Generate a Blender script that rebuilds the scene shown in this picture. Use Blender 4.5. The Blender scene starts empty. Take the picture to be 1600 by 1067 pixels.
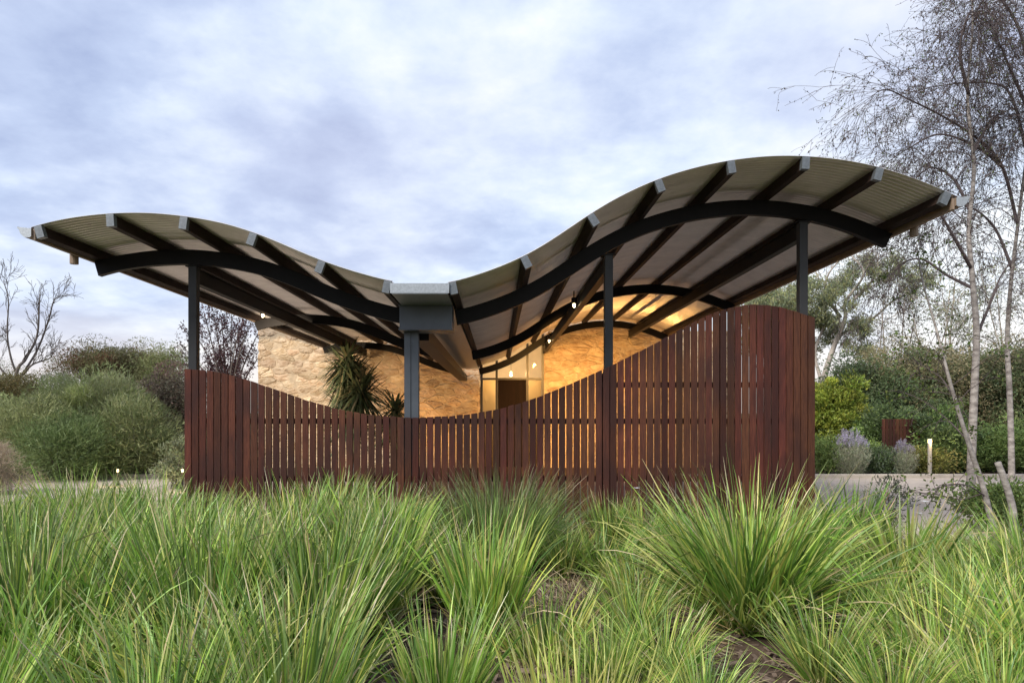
import bpy, math, random
import numpy as np
from mathutils import Vector

random.seed(7)
rng = np.random.default_rng(7)
S = bpy.context.scene
C = S.collection
R = math.radians

# ------------------------------------------------------------------ camera
FPX = 1067.0            # focal length in photograph pixels (24 mm on 36 mm, 1600 px wide)
VX, VY, EYE = 777.0, 645.0, 1.65
cam_d = bpy.data.cameras.new('camera'); cam = bpy.data.objects.new('camera', cam_d); C.objects.link(cam)
cam.location = (0, 0, EYE); cam.rotation_euler = (R(90), 0, 0)
cam_d.sensor_width = 36; cam_d.lens = 24
cam_d.shift_x = (800 - VX) / 1600; cam_d.shift_y = (VY - 533.5) / 1600
cam_d.clip_start = 0.05; cam_d.clip_end = 3000
S.camera = cam

# ------------------------------------------------------------------ sky
W = bpy.data.worlds.new('World'); S.world = W; W.use_nodes = True
nt = W.node_tree; nt.nodes.clear()
def wn(t, **k):
    n = nt.nodes.new(t)
    for a, b in k.items(): setattr(n, a, b)
    return n
def wl(a, b): nt.links.new(a, b)
SUN_EL, SUN_AZ = 40.0, 225.0      # degrees; azimuth clockwise from +Y (behind the camera, a little left)
out = wn('ShaderNodeOutputWorld'); bgd = wn('ShaderNodeBackground'); wl(bgd.outputs[0], out.inputs[0])
sky = wn('ShaderNodeTexSky', sky_type='NISHITA'); sky.sun_disc = False
sky.sun_elevation = R(SUN_EL); sky.sun_rotation = R(SUN_AZ)
skm = wn('ShaderNodeVectorMath', operation='SCALE'); wl(sky.outputs[0], skm.inputs[0]); skm.inputs['Scale'].default_value = 0.05
tc = wn('ShaderNodeTexCoord'); sep = wn('ShaderNodeSeparateXYZ'); wl(tc.outputs['Generated'], sep.inputs[0])
def wm(op, a, b=None, c=None):
    n = wn('ShaderNodeMath', operation=op)
    for i, v in enumerate((a, b, c)):
        if v is None: continue
        if isinstance(v, (int, float)): n.inputs[i].default_value = v
        else: wl(v, n.inputs[i])
    return n.outputs[0]
zc = wm('MAXIMUM', sep.outputs[2], 0.0)
den = wm('ADD', zc, 0.22)
comb = wn('ShaderNodeCombineXYZ')
wl(wm('DIVIDE', sep.outputs[0], den), comb.inputs[0]); wl(wm('DIVIDE', sep.outputs[1], den), comb.inputs[1])
def wnoise(scale, detail, rough, dist, off):
    mp = wn('ShaderNodeMapping'); wl(comb.outputs[0], mp.inputs[0]); mp.inputs['Location'].default_value = off
    n = wn('ShaderNodeTexNoise'); wl(mp.outputs[0], n.inputs['Vector'])
    n.inputs['Scale'].default_value = scale; n.inputs['Detail'].default_value = detail
    n.inputs['Roughness'].default_value = rough; n.inputs['Distortion'].default_value = dist
    return n.outputs['Fac']
n1 = wnoise(0.7, 6, 0.48, 0.35, (3.1, 1.2, 0)); n2 = wnoise(2.4, 10, 0.56, 0.15, (0.4, 5.2, 0)); n3 = wnoise(0.5, 2, 0.4, 0, (7.4, 2.2, 0))
n4 = wnoise(5.5, 8, 0.58, 0.1, (2.4, 0.7, 0))
mixn = wm('ADD', wm('ADD', wm('MULTIPLY', n1, 0.40), wm('MULTIPLY', n2, 0.38)), wm('MULTIPLY', n4, 0.22))
# brighter towards the right of the view, where the cloud is thinnest
fac = wm('ADD', mixn, wm('MULTIPLY', sep.outputs[0], 0.115))
fac = wm('ADD', fac, wm('MULTIPLY', wm('SUBTRACT', 0.34, zc), 0.20))
def ramp(src, stops):
    r = wn('ShaderNodeValToRGB'); wl(src, r.inputs[0]); e = r.color_ramp.elements
    while len(e) < len(stops): e.new(0.5)
    for i, (p, c) in enumerate(stops): e[i].position = p; e[i].color = (*c, 1)
    return r.outputs[0]
cl = ramp(fac, [(0.36, (0.160, 0.192, 0.285)), (0.45, (0.222, 0.260, 0.350)), (0.53, (0.308, 0.345, 0.408)), (0.61, (0.405, 0.42, 0.435))])
pk = wn('ShaderNodeMix', data_type='RGBA'); wl(ramp(n3, [(0.5, (0, 0, 0)), (0.68, (0.5, 0.5, 0.5))]), pk.inputs['Factor'])
wl(cl, pk.inputs['A']); pk.inputs['B'].default_value = (0.262, 0.255, 0.315, 1)
mx = wn('ShaderNodeMix', data_type='RGBA'); mx.inputs['Factor'].default_value = 0.9
wl(skm.outputs[0], mx.inputs['A']); wl(pk.outputs['Result'], mx.inputs['B'])
# pale warm band low on the horizon
hz = wn('ShaderNodeMix', data_type='RGBA')
wl(ramp(wm('ADD', zc, wm('MULTIPLY', n2, 0.05)), [(0.035, (1, 1, 1)), (0.17, (0, 0, 0))]), hz.inputs['Factor'])
wl(mx.outputs['Result'], hz.inputs['A']); hz.inputs['B'].default_value = (0.36, 0.325, 0.30, 1)
wl(hz.outputs['Result'], bgd.inputs[0]); bgd.inputs[1].default_value = 1.0

# ------------------------------------------------------------------ sun, exposure
sd = bpy.data.lights.new('sun', 'SUN'); sun = bpy.data.objects.new('sun', sd); C.objects.link(sun)
sd.energy = 1.5; sd.angle = R(18); sd.color = (1.0, 0.95, 0.87)
az, el = R(SUN_AZ), R(SUN_EL)
sv = Vector((math.sin(az) * math.cos(el), math.cos(az) * math.cos(el), math.sin(el)))
sun.rotation_euler = sv.to_track_quat('Z', 'Y').to_euler()
S.view_settings.view_transform = 'Standard'; S.view_settings.look = 'None'
S.view_settings.gamma = 1; S.view_settings.use_curve_mapping = False
S.view_settings.exposure = 1.5
S.render.engine = 'CYCLES'
cy = S.cycles; cy.max_bounces = 6; cy.diffuse_bounces = 3; cy.glossy_bounces = 2; cy.transmission_bounces = 4; cy.transparent_max_bounces = 4
cy.caustics_reflective = False; cy.caustics_refractive = False; cy.sample_clamp_indirect = 4

# ------------------------------------------------------------------ helpers
def PX(px, d): return (px - VX) * d / FPX
def PZ(py, d): return EYE + (VY - py) * d / FPX
def P3(px, py, d): return np.array((PX(px, d), d, PZ(py, d)))

def tag(o, label=None, cat=None, group=None, kind=None):
    if label: o['label'] = label
    if cat: o['category'] = cat
    if group: o['group'] = group
    if kind: o['kind'] = kind
    return o
def empty(name, loc=(0, 0, 0), label=None, cat=None, group=None):
    o = bpy.data.objects.new(name, None); o.empty_display_size = 0.2
    C.objects.link(o); o.location = loc
    return tag(o, label, cat, group)
def link(name, me, mat=None, parent=None, loc=None):
    o = bpy.data.objects.new(name, me); C.objects.link(o)
    if mat is not None and len(me.materials) == 0: me.materials.append(mat)
    if parent is not None: o.parent = parent
    if loc is not None: o.location = loc
    return o
def mesh_np(name, V, F, col=None, smooth=False):
    """V (n,3); F list of index arrays, each (m,k)"""
    V = np.asarray(V, dtype=np.float32)
    if not isinstance(F, (list, tuple)): F = [F]
    F = [np.asarray(f, dtype=np.int32) for f in F if len(f)]
    me = bpy.data.meshes.new(name)
    me.vertices.add(len(V)); me.vertices.foreach_set('co', V.ravel())
    loops = np.concatenate([f.ravel() for f in F]); sizes = np.concatenate([np.full(len(f), f.shape[1], dtype=np.int32) for f in F])
    starts = np.concatenate([[0], np.cumsum(sizes)[:-1]]).astype(np.int32)
    me.loops.add(len(loops)); me.loops.foreach_set('vertex_index', loops)
    me.polygons.add(len(sizes)); me.polygons.foreach_set('loop_start', starts)
    me.polygons.foreach_set('use_smooth', np.full(len(sizes), smooth))
    me.update(calc_edges=True)
    if col is not None:
        a = me.color_attributes.new('Col', 'FLOAT_COLOR', 'POINT')
        cc = np.ones((len(V), 4), dtype=np.float32); cc[:, :3] = col
        a.data.foreach_set('color', cc.ravel())
    me.validate()
    return me
BOXF = np.array([[0, 3, 2, 1], [4, 5, 6, 7], [0, 1, 5, 4], [1, 2, 6, 5], [2, 3, 7, 6], [3, 0, 4, 7]])
def box_vf(x0, x1, y0, y1, z0, z1):
    V = np.array([[x0, y0, z0], [x1, y0, z0], [x1, y1, z0], [x0, y1, z0], [x0, y0, z1], [x1, y0, z1], [x1, y1, z1], [x0, y1, z1]])
    return V, BOXF
def join(parts):
    Vs, Fs, o = [], {}, 0
    for V, F in parts:
        Vs.append(V)
        for f in (F if isinstance(F, list) else [F]):
            f = np.asarray(f); Fs.setdefault(f.shape[1], []).append(f + o)
        o += len(V)
    return np.concatenate(Vs), [np.concatenate(v) for v in Fs.values()]
def box_obj(name, b, mat, parent=None, bevel=0.0):
    V, F = box_vf(*b)
    c = V.mean(axis=0); me = mesh_np(name, V - c, F)
    o = link(name, me, mat, parent, tuple(c))
    if bevel: bev(o, bevel)
    return o
def bev(o, w, seg=1):
    m = o.modifiers.new('bevel', 'BEVEL'); m.width = w; m.segments = seg; m.limit_method = 'ANGLE'
def tube_vf(pts, rad, n=6, cap=True):
    pts = np.asarray(pts, float); rad = np.broadcast_to(np.asarray(rad, float), (len(pts),))
    t = np.gradient(pts, axis=0); t /= np.linalg.norm(t, axis=1)[:, None] + 1e-9
    ref = np.array([0.31, 0.92, 0.24]) if abs(t[0, 2]) > 0.6 else np.array([0.05, 0.1, 1.0])
    u = np.cross(t, ref); u /= np.linalg.norm(u, axis=1)[:, None] + 1e-9
    v = np.cross(t, u)
    a = np.arange(n) * 2 * np.pi / n
    V = pts[:, None] + rad[:, None, None] * (np.cos(a)[None, :, None] * u[:, None] + np.sin(a)[None, :, None] * v[:, None])
    m = len(pts); i = np.arange(m - 1)[:, None] * n; j = np.arange(n)[None]; k = (j + 1) % n
    F = np.stack([i + j, i + k, i + n + k, i + n + j], -1).reshape(-1, 4)
    Fs = [F]
    if cap and n > 2: Fs += [np.array([np.arange(n)[::-1]]), np.array([np.arange(n) + (m - 1) * n])]
    return V.reshape(-1, 3), Fs
def bez(pts, n=10):
    """Catmull-Rom through the points"""
    p = np.asarray(pts, float); p = np.vstack([2 * p[0] - p[1], p, 2 * p[-1] - p[-2]]); o = []
    for i in range(1, len(p) - 2):
        t = np.linspace(0, 1, n, endpoint=(i == len(p) - 3))[:, None]
        o.append(0.5 * (2 * p[i] + (p[i + 1] - p[i - 1]) * t + (2 * p[i - 1] - 5 * p[i] + 4 * p[i + 1] - p[i + 2]) * t ** 2 + (3 * p[i] - p[i - 1] - 3 * p[i + 1] + p[i + 2]) * t ** 3))
    return np.vstack(o)

# ------------------------------------------------------------------ materials
MATS = {}
def mat(name, base, rough=0.7, metal=0.0, var=0.0, scale=4.0, stretch=(1, 1, 1), bump=0.0, bscale=30.0, objrand=0.0, dark=None, spec=0.5, coords='Object', detail=6):
    m = bpy.data.materials.new(name); m.use_nodes = True; MATS[name] = m
    t = m.node_tree; b = t.nodes['Principled BSDF']
    b.inputs['Roughness'].default_value = rough; b.inputs['Metallic'].default_value = metal
    b.inputs['Specular IOR Level'].default_value = spec
    L = t.links.new
    co = t.nodes.new('ShaderNodeTexCoord'); mp = t.nodes.new('ShaderNodeMapping'); mp.inputs['Scale'].default_value = stretch
    L(co.outputs[coords], mp.inputs[0])
    vec = mp.outputs[0]
    oi = t.nodes.new('ShaderNodeObjectInfo')
    if objrand:
        ad = t.nodes.new('ShaderNodeVectorMath'); ad.operation = 'ADD'; sc = t.nodes.new('ShaderNodeMath'); sc.operation = 'MULTIPLY'; sc.inputs[1].default_value = 37.0
        L(oi.outputs['Random'], sc.inputs[0]); L(vec, ad.inputs[0]); L(sc.outputs[0], ad.inputs[1]); vec = ad.outputs[0]
    n = t.nodes.new('ShaderNodeTexNoise'); n.inputs['Scale'].default_value = scale; n.inputs['Detail'].default_value = detail; n.inputs['Roughness'].default_value = 0.6
    L(vec, n.inputs['Vector'])
    mix = t.nodes.new('ShaderNodeMix'); mix.data_type = 'RGBA'
    rp = t.nodes.new('ShaderNodeMapRange'); rp.inputs['From Min'].default_value = 0.3; rp.inputs['From Max'].default_value = 0.7
    L(n.outputs['Fac'], rp.inputs['Value']); L(rp.outputs[0], mix.inputs['Factor'])
    d = dark if dark else tuple(c * (1 - var) for c in base)
    mix.inputs['A'].default_value = (*d, 1); mix.inputs['B'].default_value = (*base, 1)
    last = mix.outputs['Result']
    if objrand:
        hs = t.nodes.new('ShaderNodeHueSaturation'); mr = t.nodes.new('ShaderNodeMapRange')
        mr.inputs['To Min'].default_value = 1 - objrand; mr.inputs['To Max'].default_value = 1 + objrand
        L(oi.outputs['Random'], mr.inputs['Value']); L(mr.outputs[0], hs.inputs['Value']); L(last, hs.inputs['Color'])
        mul = t.nodes.new('ShaderNodeMath'); mul.operation = 'MULTIPLY'; mul.inputs[1].default_value = 17.31; L(oi.outputs['Random'], mul.inputs[0])
        fr = t.nodes.new('ShaderNodeMath'); fr.operation = 'FRACT'; L(mul.outputs[0], fr.inputs[0])
        m2 = t.nodes.new('ShaderNodeMapRange'); m2.inputs['To Min'].default_value = 0.5 - 0.03 * objrand; m2.inputs['To Max'].default_value = 0.5 + 0.03 * objrand
        L(fr.outputs[0], m2.inputs['Value']); L(m2.outputs[0], hs.inputs['Hue'])
        last = hs.outputs[0]
    L(last, b.inputs['Base Color'])
    if bump:
        bn = t.nodes.new('ShaderNodeTexNoise'); bn.inputs['Scale'].default_value = bscale; bn.inputs['Detail'].default_value = 5; L(vec, bn.inputs['Vector'])
        bp = t.nodes.new('ShaderNodeBump'); bp.inputs['Strength'].default_value = bump; bp.inputs['Distance'].default_value = 0.02
        L(bn.outputs['Fac'], bp.inputs['Height']); L(bp.outputs[0], b.inputs['Normal'])
    return m
def leafmat(name, trans=0.35, rough=0.5, spec=0.35):
    """leaf colour from the vertex colours, some light passes through the leaf"""
    m = bpy.data.materials.new(name); m.use_nodes = True; MATS[name] = m
    t = m.node_tree; b = t.nodes['Principled BSDF']; o = t.nodes['Material Output']; L = t.links.new
    a = t.nodes.new('ShaderNodeVertexColor'); a.layer_name = 'Col'
    oi = t.nodes.new('ShaderNodeObjectInfo'); hs = t.nodes.new('ShaderNodeHueSaturation'); mr = t.nodes.new('ShaderNodeMapRange')
    mr.inputs['To Min'].default_value = 0.82; mr.inputs['To Max'].default_value = 1.18
    L(oi.outputs['Random'], mr.inputs['Value']); L(mr.outputs[0], hs.inputs['Value']); L(a.outputs['Color'], hs.inputs['Color'])
    L(hs.outputs[0], b.inputs['Base Color']); b.inputs['Roughness'].default_value = rough; b.inputs['Specular IOR Level'].default_value = spec
    tr = t.nodes.new('ShaderNodeBsdfTranslucent'); L(hs.outputs[0], tr.inputs[0])
    ms = t.nodes.new('ShaderNodeMixShader'); ms.inputs[0].default_value = trans
    L(b.outputs[0], ms.inputs[1]); L(tr.outputs[0], ms.inputs[2]); L(ms.outputs[0], o.inputs[0])
    return m
def emit(name, colr, strength):
    m = bpy.data.materials.new(name); m.use_nodes = True; MATS[name] = m
    b = m.node_tree.nodes['Principled BSDF']; b.inputs['Base Color'].default_value = (*colr, 1)
    b.inputs['Emission Color'].default_value = (*colr, 1); b.inputs['Emission Strength'].default_value = strength
    return m
M = MATS
mat('zinc', (0.86, 0.815, 0.775), rough=0.30, metal=0.5, var=0.22, scale=3, stretch=(1, 1, 1), bump=0.03, bscale=60)
mat('galv', (0.44, 0.47, 0.49), rough=0.42, metal=0.65, var=0.3, scale=45, bump=0.02)
mat('cap_metal', (0.19, 0.21, 0.225), rough=0.45, metal=0.5, var=0.4, scale=25)
mat('steel', (0.011, 0.0105, 0.011), rough=0.5, var=0.3, scale=6, spec=0.16)
mat('steel_post', (0.042, 0.043, 0.045), rough=0.45, var=0.2, scale=5, spec=0.25)
mat('steel_blue', (0.085, 0.098, 0.118), rough=0.4, metal=0.3, var=0.2, scale=7)
mat('purlin_timber', (0.036, 0.022, 0.017), rough=0.65, var=0.4, scale=6, stretch=(8, .6, 8), bump=0.2, spec=0.15)
mat('fascia', (0.30, 0.22, 0.155), rough=0.6, var=0.3, scale=5)
def slat_mat():
    m = mat('slat_timber', (0.112, 0.0385, 0.0205), rough=0.55, scale=5.0, stretch=(26, 26, 1.1), bump=0.35, bscale=7, objrand=0.42, dark=(0.040, 0.0130, 0.0095), spec=0.2)
    # weather stains: broad darker blotches
    t = m.node_tree; L = t.links.new; b = t.nodes['Principled BSDF']
    src = b.inputs['Base Color'].links[0].from_socket
    ge = t.nodes.new('ShaderNodeNewGeometry'); mp = t.nodes.new('ShaderNodeMapping'); mp.inputs['Scale'].default_value = (2.4, 1, 1.1); L(ge.outputs['Position'], mp.inputs[0])
    n = t.nodes.new('ShaderNodeTexNoise'); n.inputs['Scale'].default_value = 1.4; n.inputs['Detail'].default_value = 6; L(mp.outputs[0], n.inputs['Vector'])
    r = t.nodes.new('ShaderNodeMapRange'); r.inputs['From Min'].default_value = 0.42; r.inputs['From Max'].default_value = 0.62; L(n.outputs['Fac'], r.inputs['Value'])
    x = t.nodes.new('ShaderNodeMix'); x.data_type = 'RGBA'; x.inputs['B'].default_value = (0.034, 0.0145, 0.013, 1)
    q = t.nodes.new('ShaderNodeMath'); q.operation = 'MULTIPLY'; q.inputs[1].default_value = 0.7; L(r.outputs[0], q.inputs[0])
    L(q.outputs[0], x.inputs['Factor']); L(src, x.inputs['A']); L(x.outputs['Result'], b.inputs['Base Color'])
slat_mat()
mat('stone', (0.57, 0.46, 0.33), rough=0.92, scale=4.5, bump=1.0, bscale=11, objrand=0.22, dark=(0.37, 0.25, 0.145), spec=0.2)
mat('mortar', (0.53, 0.42, 0.29), rough=0.95, var=0.35, scale=5, bump=1.0, bscale=12, spec=0.1)
mat('door_timber', (0.012, 0.006, 0.0045), spec=0.08, rough=0.6, var=0.4, scale=6, stretch=(10, 10, 1), objrand=0.15)
mat('frame_black', (0.010, 0.008, 0.007), rough=0.4)
mat('plaster', (0.62, 0.53, 0.40), rough=0.9, var=0.15, scale=2)
mat('paving', (0.56, 0.47, 0.385), rough=0.9, var=0.3, scale=1.3, bump=0.3, bscale=160, detail=12)
mat('kerb', (0.48, 0.42, 0.35), rough=0.9, var=0.25, scale=5, bump=0.2)
mat('soil', (0.13, 0.092, 0.068), rough=1, var=0.5, scale=3, bump=0.8, bscale=25, detail=12, spec=0.1)
mat('field', (0.16, 0.15, 0.075), rough=1, var=0.5, scale=0.3, spec=0.1)
mat('bark_white', (0.45, 0.41, 0.37), rough=0.85, scale=6, stretch=(1, 1, 2.6), dark=(0.11, 0.09, 0.08), bump=0.35, bscale=20)
mat('bark_pale', (0.46, 0.40, 0.34), rough=0.85, var=0.45, scale=3, stretch=(1, 1, .4))
mat('bark_grey', (0.155, 0.13, 0.115), rough=0.9, var=0.4, scale=8)
mat('bark_twig', (0.11, 0.083, 0.08), rough=0.8, var=0.4, scale=6)
mat('bollard_paint', (0.42, 0.37, 0.31), rough=0.6, var=0.2, scale=8)
leafmat('leaf', 0.35); leafmat('grass_leaf', 0.30, 0.38, 0.5); leafmat('petal', 0.3)
mat('mulch', (0.27, 0.205, 0.16), rough=1, scale=4, dark=(0.10, 0.07, 0.055), spec=0.1, coords='Generated')
emit('lamp_glow', (1.0, 0.74, 0.36), 12); emit('lamp_glow_small', (1.0, 0.74, 0.34), 2.4)
g = bpy.data.materials.new('glass'); g.use_nodes = True; MATS['glass'] = g
b_ = g.node_tree.nodes['Principled BSDF']; b_.inputs['Transmission Weight'].default_value = 1; b_.inputs['Roughness'].default_value = 0.02; b_.inputs['IOR'].default_value = 1.2
b_.inputs['Base Color'].default_value = (1, 0.97, 0.92, 1)
mat('blind', (0.66, 0.57, 0.42), rough=0.8, var=0.12, scale=3)
_t = M['blind'].node_tree; _tr = _t.nodes.new('ShaderNodeBsdfTranslucent'); _tr.inputs[0].default_value = (.8, .68, .48, 1); _ms = _t.nodes.new('ShaderNodeMixShader'); _ms.inputs[0].default_value = .6
_t.links.new(_t.nodes['Principled BSDF'].outputs[0], _ms.inputs[1]); _t.links.new(_tr.outputs[0], _ms.inputs[2]); _t.links.new(_ms.outputs[0], _t.nodes['Material Output'].inputs[0])

# ------------------------------------------------------------------ ground
def sheet(name, poly, z, m):
    V = np.array([(x, y, z) for x, y in poly], float)
    return tag(link(name, mesh_np(name, V, np.array([list(range(len(poly)))])), m), kind='structure')
sheet('ground', [(-1500, -600), (1500, -600), (1500, 2500), (-1500, 2500)], -0.02, M['field'])
sheet('garden_bed', [(-40, -6), (40, -6), (40, 8.9), (-40, 8.9)], 0.0, M['soil'])
sheet('driveway_paving', [(-40, 8.9), (40, 8.9), (40, 17.45), (-40, 17.45)], -0.006, M['paving'])
sheet('back_garden_bed', [(-40, 17.45), (40, 17.45), (40, 60), (-40, 60)], 0.0, M['soil'])
kb = box_obj('kerb', (4.4, 40, 17.36, 17.52, -0.02, 0.09), M['kerb'], bevel=0.015); tag(kb, kind='structure')
kb = box_obj('kerb', (-40, -7.6, 17.36, 17.52, -0.02, 0.09), M['kerb'], bevel=0.015); tag(kb, kind='structure')
kb = box_obj('kerb', (-4.3, 4.4, 8.66, 8.90, -0.02, 0.05), M['kerb'], bevel=0.015); tag(kb, kind='structure')

# ------------------------------------------------------------------ roof profile (measured at the front edge)
YF, YB = 7.45, 20.40
prof_px = [(30, 361), (60, 351), (100, 342), (140, 336.2), (170, 333.6), (210, 332.2), (250, 333.6), (288, 338), (320, 342.8), (360, 351.6), (400, 364.6), (440, 380.8), (480, 398.4), (520, 414), (560, 426.4), (610, 439.6), (657, 446),
           (704, 441.6), (740, 431.4), (780, 417.5), (820, 400), (860, 377), (914, 339.5), (960, 311.5), (1020, 283), (1080, 263.5), (1138, 251), (1180, 245.6), (1210, 243.4), (1257, 243.8), (1317, 249.5), (1374, 261), (1430, 278.8), (1493, 305.4), (1530, 323)]
kx = np.array([PX(p[0], YF) for p in prof_px]); kz = np.array([PZ(p[1], YF) for p in prof_px])
def nat_spline(x, y):
    n = len(x); h = np.diff(x); A = np.eye(n); r = np.zeros(n)
    for i in range(1, n - 1):
        A[i, i - 1], A[i, i], A[i, i + 1] = h[i - 1], 2 * (h[i - 1] + h[i]), h[i]
        r[i] = 6 * ((y[i + 1] - y[i]) / h[i] - (y[i] - y[i - 1]) / h[i - 1])
    return np.linalg.solve(A, r)
km = nat_spline(kx, kz)
def prof_raw(x):
    x = np.asarray(x, float); i = np.clip(np.searchsorted(kx, x) - 1, 0, len(kx) - 2); h = kx[i + 1] - kx[i]; a = (kx[i + 1] - x) / h; b = (x - kx[i]) / h
    return a * kz[i] + b * kz[i + 1] + ((a ** 3 - a) * km[i] + (b ** 3 - b) * km[i + 1]) * h * h / 6
_xs = np.linspace(kx[0], kx[-1], 500); _zs = prof_raw(_xs)
for _ in range(3):     # ease out measuring noise
    k = np.ones(15) / 15; p = np.pad(_zs, 7, mode='reflect', reflect_type='odd'); _zs = np.convolve(p, k, 'valid')
def prof(x): return np.interp(x, _xs, _zs)
def slope(x): return (prof(np.asarray(x) + 0.03) - prof(np.asarray(x) - 0.03)) / 0.06
def nrm(x):
    s = slope(x); l = np.sqrt(1 + s * s); return -s / l, 1 / l
XL0, XL1, XR0, XR1 = PX(46, YF), PX(612, YF), PX(700, YF), PX(1498, YF)

pav = empty('pavilion', (0, 8.6, 0), 'open pavilion with wave-shaped corrugated metal roof on dark steel posts', 'pavilion')
def under(name, me, mat_, parent=None, loc=(0, 0, 0)):
    """child of the pavilion, placed in world coordinates"""
    if parent is None: return link(name, me, mat_, pav, (loc[0], loc[1] - 8.6, loc[2]))
    return link(name, me, mat_, parent, loc)

def sheet_mesh(x0, x1, n):
    ribs, per = 10.6, 9
    ys = np.linspace(0, ribs * 0.0762, int(ribs * per) + 1); xs = np.linspace(x0, x1, n)
    nx, nz = nrm(xs); z = prof(xs)
    off = 0.0115 * np.sin(ys / 0.0762 * 2 * np.pi)
    V = np.stack([xs[:, None] + nx[:, None] * off[None], np.broadcast_to(ys[None], (n, len(ys))), z[:, None] + nz[:, None] * off[None]], -1).reshape(-1, 3)
    m = len(ys); i = np.arange(n - 1)[:, None] * m; j = np.arange(m - 1)[None]
    F = np.stack([i + j, i + m + j, i + m + j + 1, i + j + 1], -1).reshape(-1, 4)
    return mesh_np('roof_sheet', V, F, smooth=True)
shL, shR = sheet_mesh(XL0, XL1, 70), sheet_mesh(XR0, XR1, 100)
for me in (shL, shR):
    for k in range(17):
        under('roof_sheet', me, M['zinc'], None, (0, YF + k * 0.762, 0.0035 * (k % 2)))

# purlins with galvanised end caps
PD, PW = 0.122, 0.074
V, F = box_vf(-PW / 2, PW / 2, 0, YB - YF - 0.06, -PD, 0); pme = mesh_np('purlin', V, F)
V, F = box_vf(-PW / 2 - .004, PW / 2 + .004, -0.014, 0.05, -PD - .004, 0.006); cme = mesh_np('end_cap', V, F)
for px in (58, 171, 287, 396, 503, 606, 706, 818, 922, 1028, 1142, 1260, 1376, 1482):
    x = PX(px, YF); nx, nz = nrm(x); z = float(prof(x))
    o = under('purlin', pme, M['purlin_timber'], None, (x - nx * 0.011, YF + 0.012, z - nz * 0.011))
    o.rotation_euler = (0, -math.atan(float(slope(x))), 0)
    under('end_cap', cme, M['cap_metal'], o, (0, 0, 0))

# curved frames: steel channels that follow the wave
NT = 0.011 + PD
def curved_beam(x0, x1, y0, h=0.185, n=60):
    xs = np.linspace(x0, x1, n); nx, nz = nrm(xs); z = prof(xs)
    sec = np.array([(0, -NT), (0.075, -NT), (0.075, -NT - 0.012), (0.010, -NT - 0.012), (0.010, -NT - h + 0.012), (0.075, -NT - h + 0.012), (0.075, -NT - h), (-0.006, -NT - h)])
    V = np.stack([xs[:, None] + nx[:, None] * sec[None, :, 1], np.broadcast_to(y0 + sec[None, :, 0], (n, 8)), z[:, None] + nz[:, None] * sec[None, :, 1]], -1).reshape(-1, 3)
    i = np.arange(n - 1)[:, None] * 8; j = np.arange(8)[None]; k = (j + 1) % 8
    F = np.stack([i + j, i + k, i + 8 + k, i + 8 + j], -1).reshape(-1, 4)
    e0 = np.array([[0, 1, 2, 3], [0, 3, 4, 7], [4, 5, 6, 7]]); e1 = e0[:, ::-1] + (n - 1) * 8
    return mesh_np('curved_beam', V, np.vstack([F, e0, e1]))
BH = 0.185
FRAMES = (8.56, 14.2, 19.75)
xa, xb, xc, xd = PX(145, 8.6), -1.16, -0.56, PX(1398, 8.6)
beamL, beamR = curved_beam(xa, xb, 0), curved_beam(xc, xd, 0)
for y in FRAMES:
    under('curved_beam', beamL, M['steel'], None, (0, y, 0)); under('curved_beam', beamR, M['steel'], None, (0, y, 0))
def beam_bottom(x): return float(prof(x) - (NT + BH) / nrm(x)[1])
# posts and the straight beams that run back from them
def ibeam(name, x, y0, y1, zt, h=0.20, w=0.10):
    p = [box_vf(x - w / 2, x + w / 2, y0, y1, zt - 0.012, zt), box_vf(x - 0.03, x + 0.03, y0 + .002, y1 - .002, zt - h + 0.012, zt - 0.012), box_vf(x - w / 2, x + w / 2, y0, y1, zt - h, zt - h + 0.012)]
    Vv, Ff = join(p); return under(name, mesh_np(name, Vv, Ff), M['steel'])
for x in (PX(303, 8.6), PX(950.5, 8.6), PX(1253.5, 8.6)):
    zb = min(beam_bottom(x - .06), beam_bottom(x + .06)) - 0.004
    V, F = box_vf(-.052, .052, -.052, .052, 0, zb); po = under('post', mesh_np('post', V, F), M['steel_post'], None, (x, 8.6, 0)); bev(po, 0.006, 2)
    V, F = box_vf(-.085, .085, -.06, .09, zb - 0.022, zb - 0.010); under('cap_plate', mesh_np('cap_plate', V, F), M['steel'], po)
    V, F = box_vf(-.09, .09, -.09, .09, 0.004, 0.018); under('base_plate', mesh_np('base_plate', V, F), M['steel'], po)
    ibeam('straight_beam', x, 8.66, 19.85, zb - 0.024)
# valley post (two channels back to back) and valley beam
xp = PX(643.5, 8.5)
cp = under('valley_post', mesh_np('valley_post', *box_vf(-.012, .012, -.04, .05, 0, 2.66)), M['steel_blue'], None, (xp, 8.50, 0))
for s in (-1, 1):
    p = [box_vf(s * .012, s * .088, -.052, -.042, 0, 2.664), box_vf(s * .012, s * .088, .052, .062, 0, 2.664), box_vf(s * .014, s * .022, -.042, .052, 0, 2.66)]
    V, F = join(p); ch = under('channel', mesh_np('channel', V, F), M['steel_blue'], cp)
V, F = box_vf(-.11, .11, 8.74, 19.85, 2.575, 2.735); under('valley_beam', mesh_np('valley_beam', V - np.array((0, 8.74, 0)), F), M['steel'], None, (-0.985, 8.74, 0))
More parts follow.
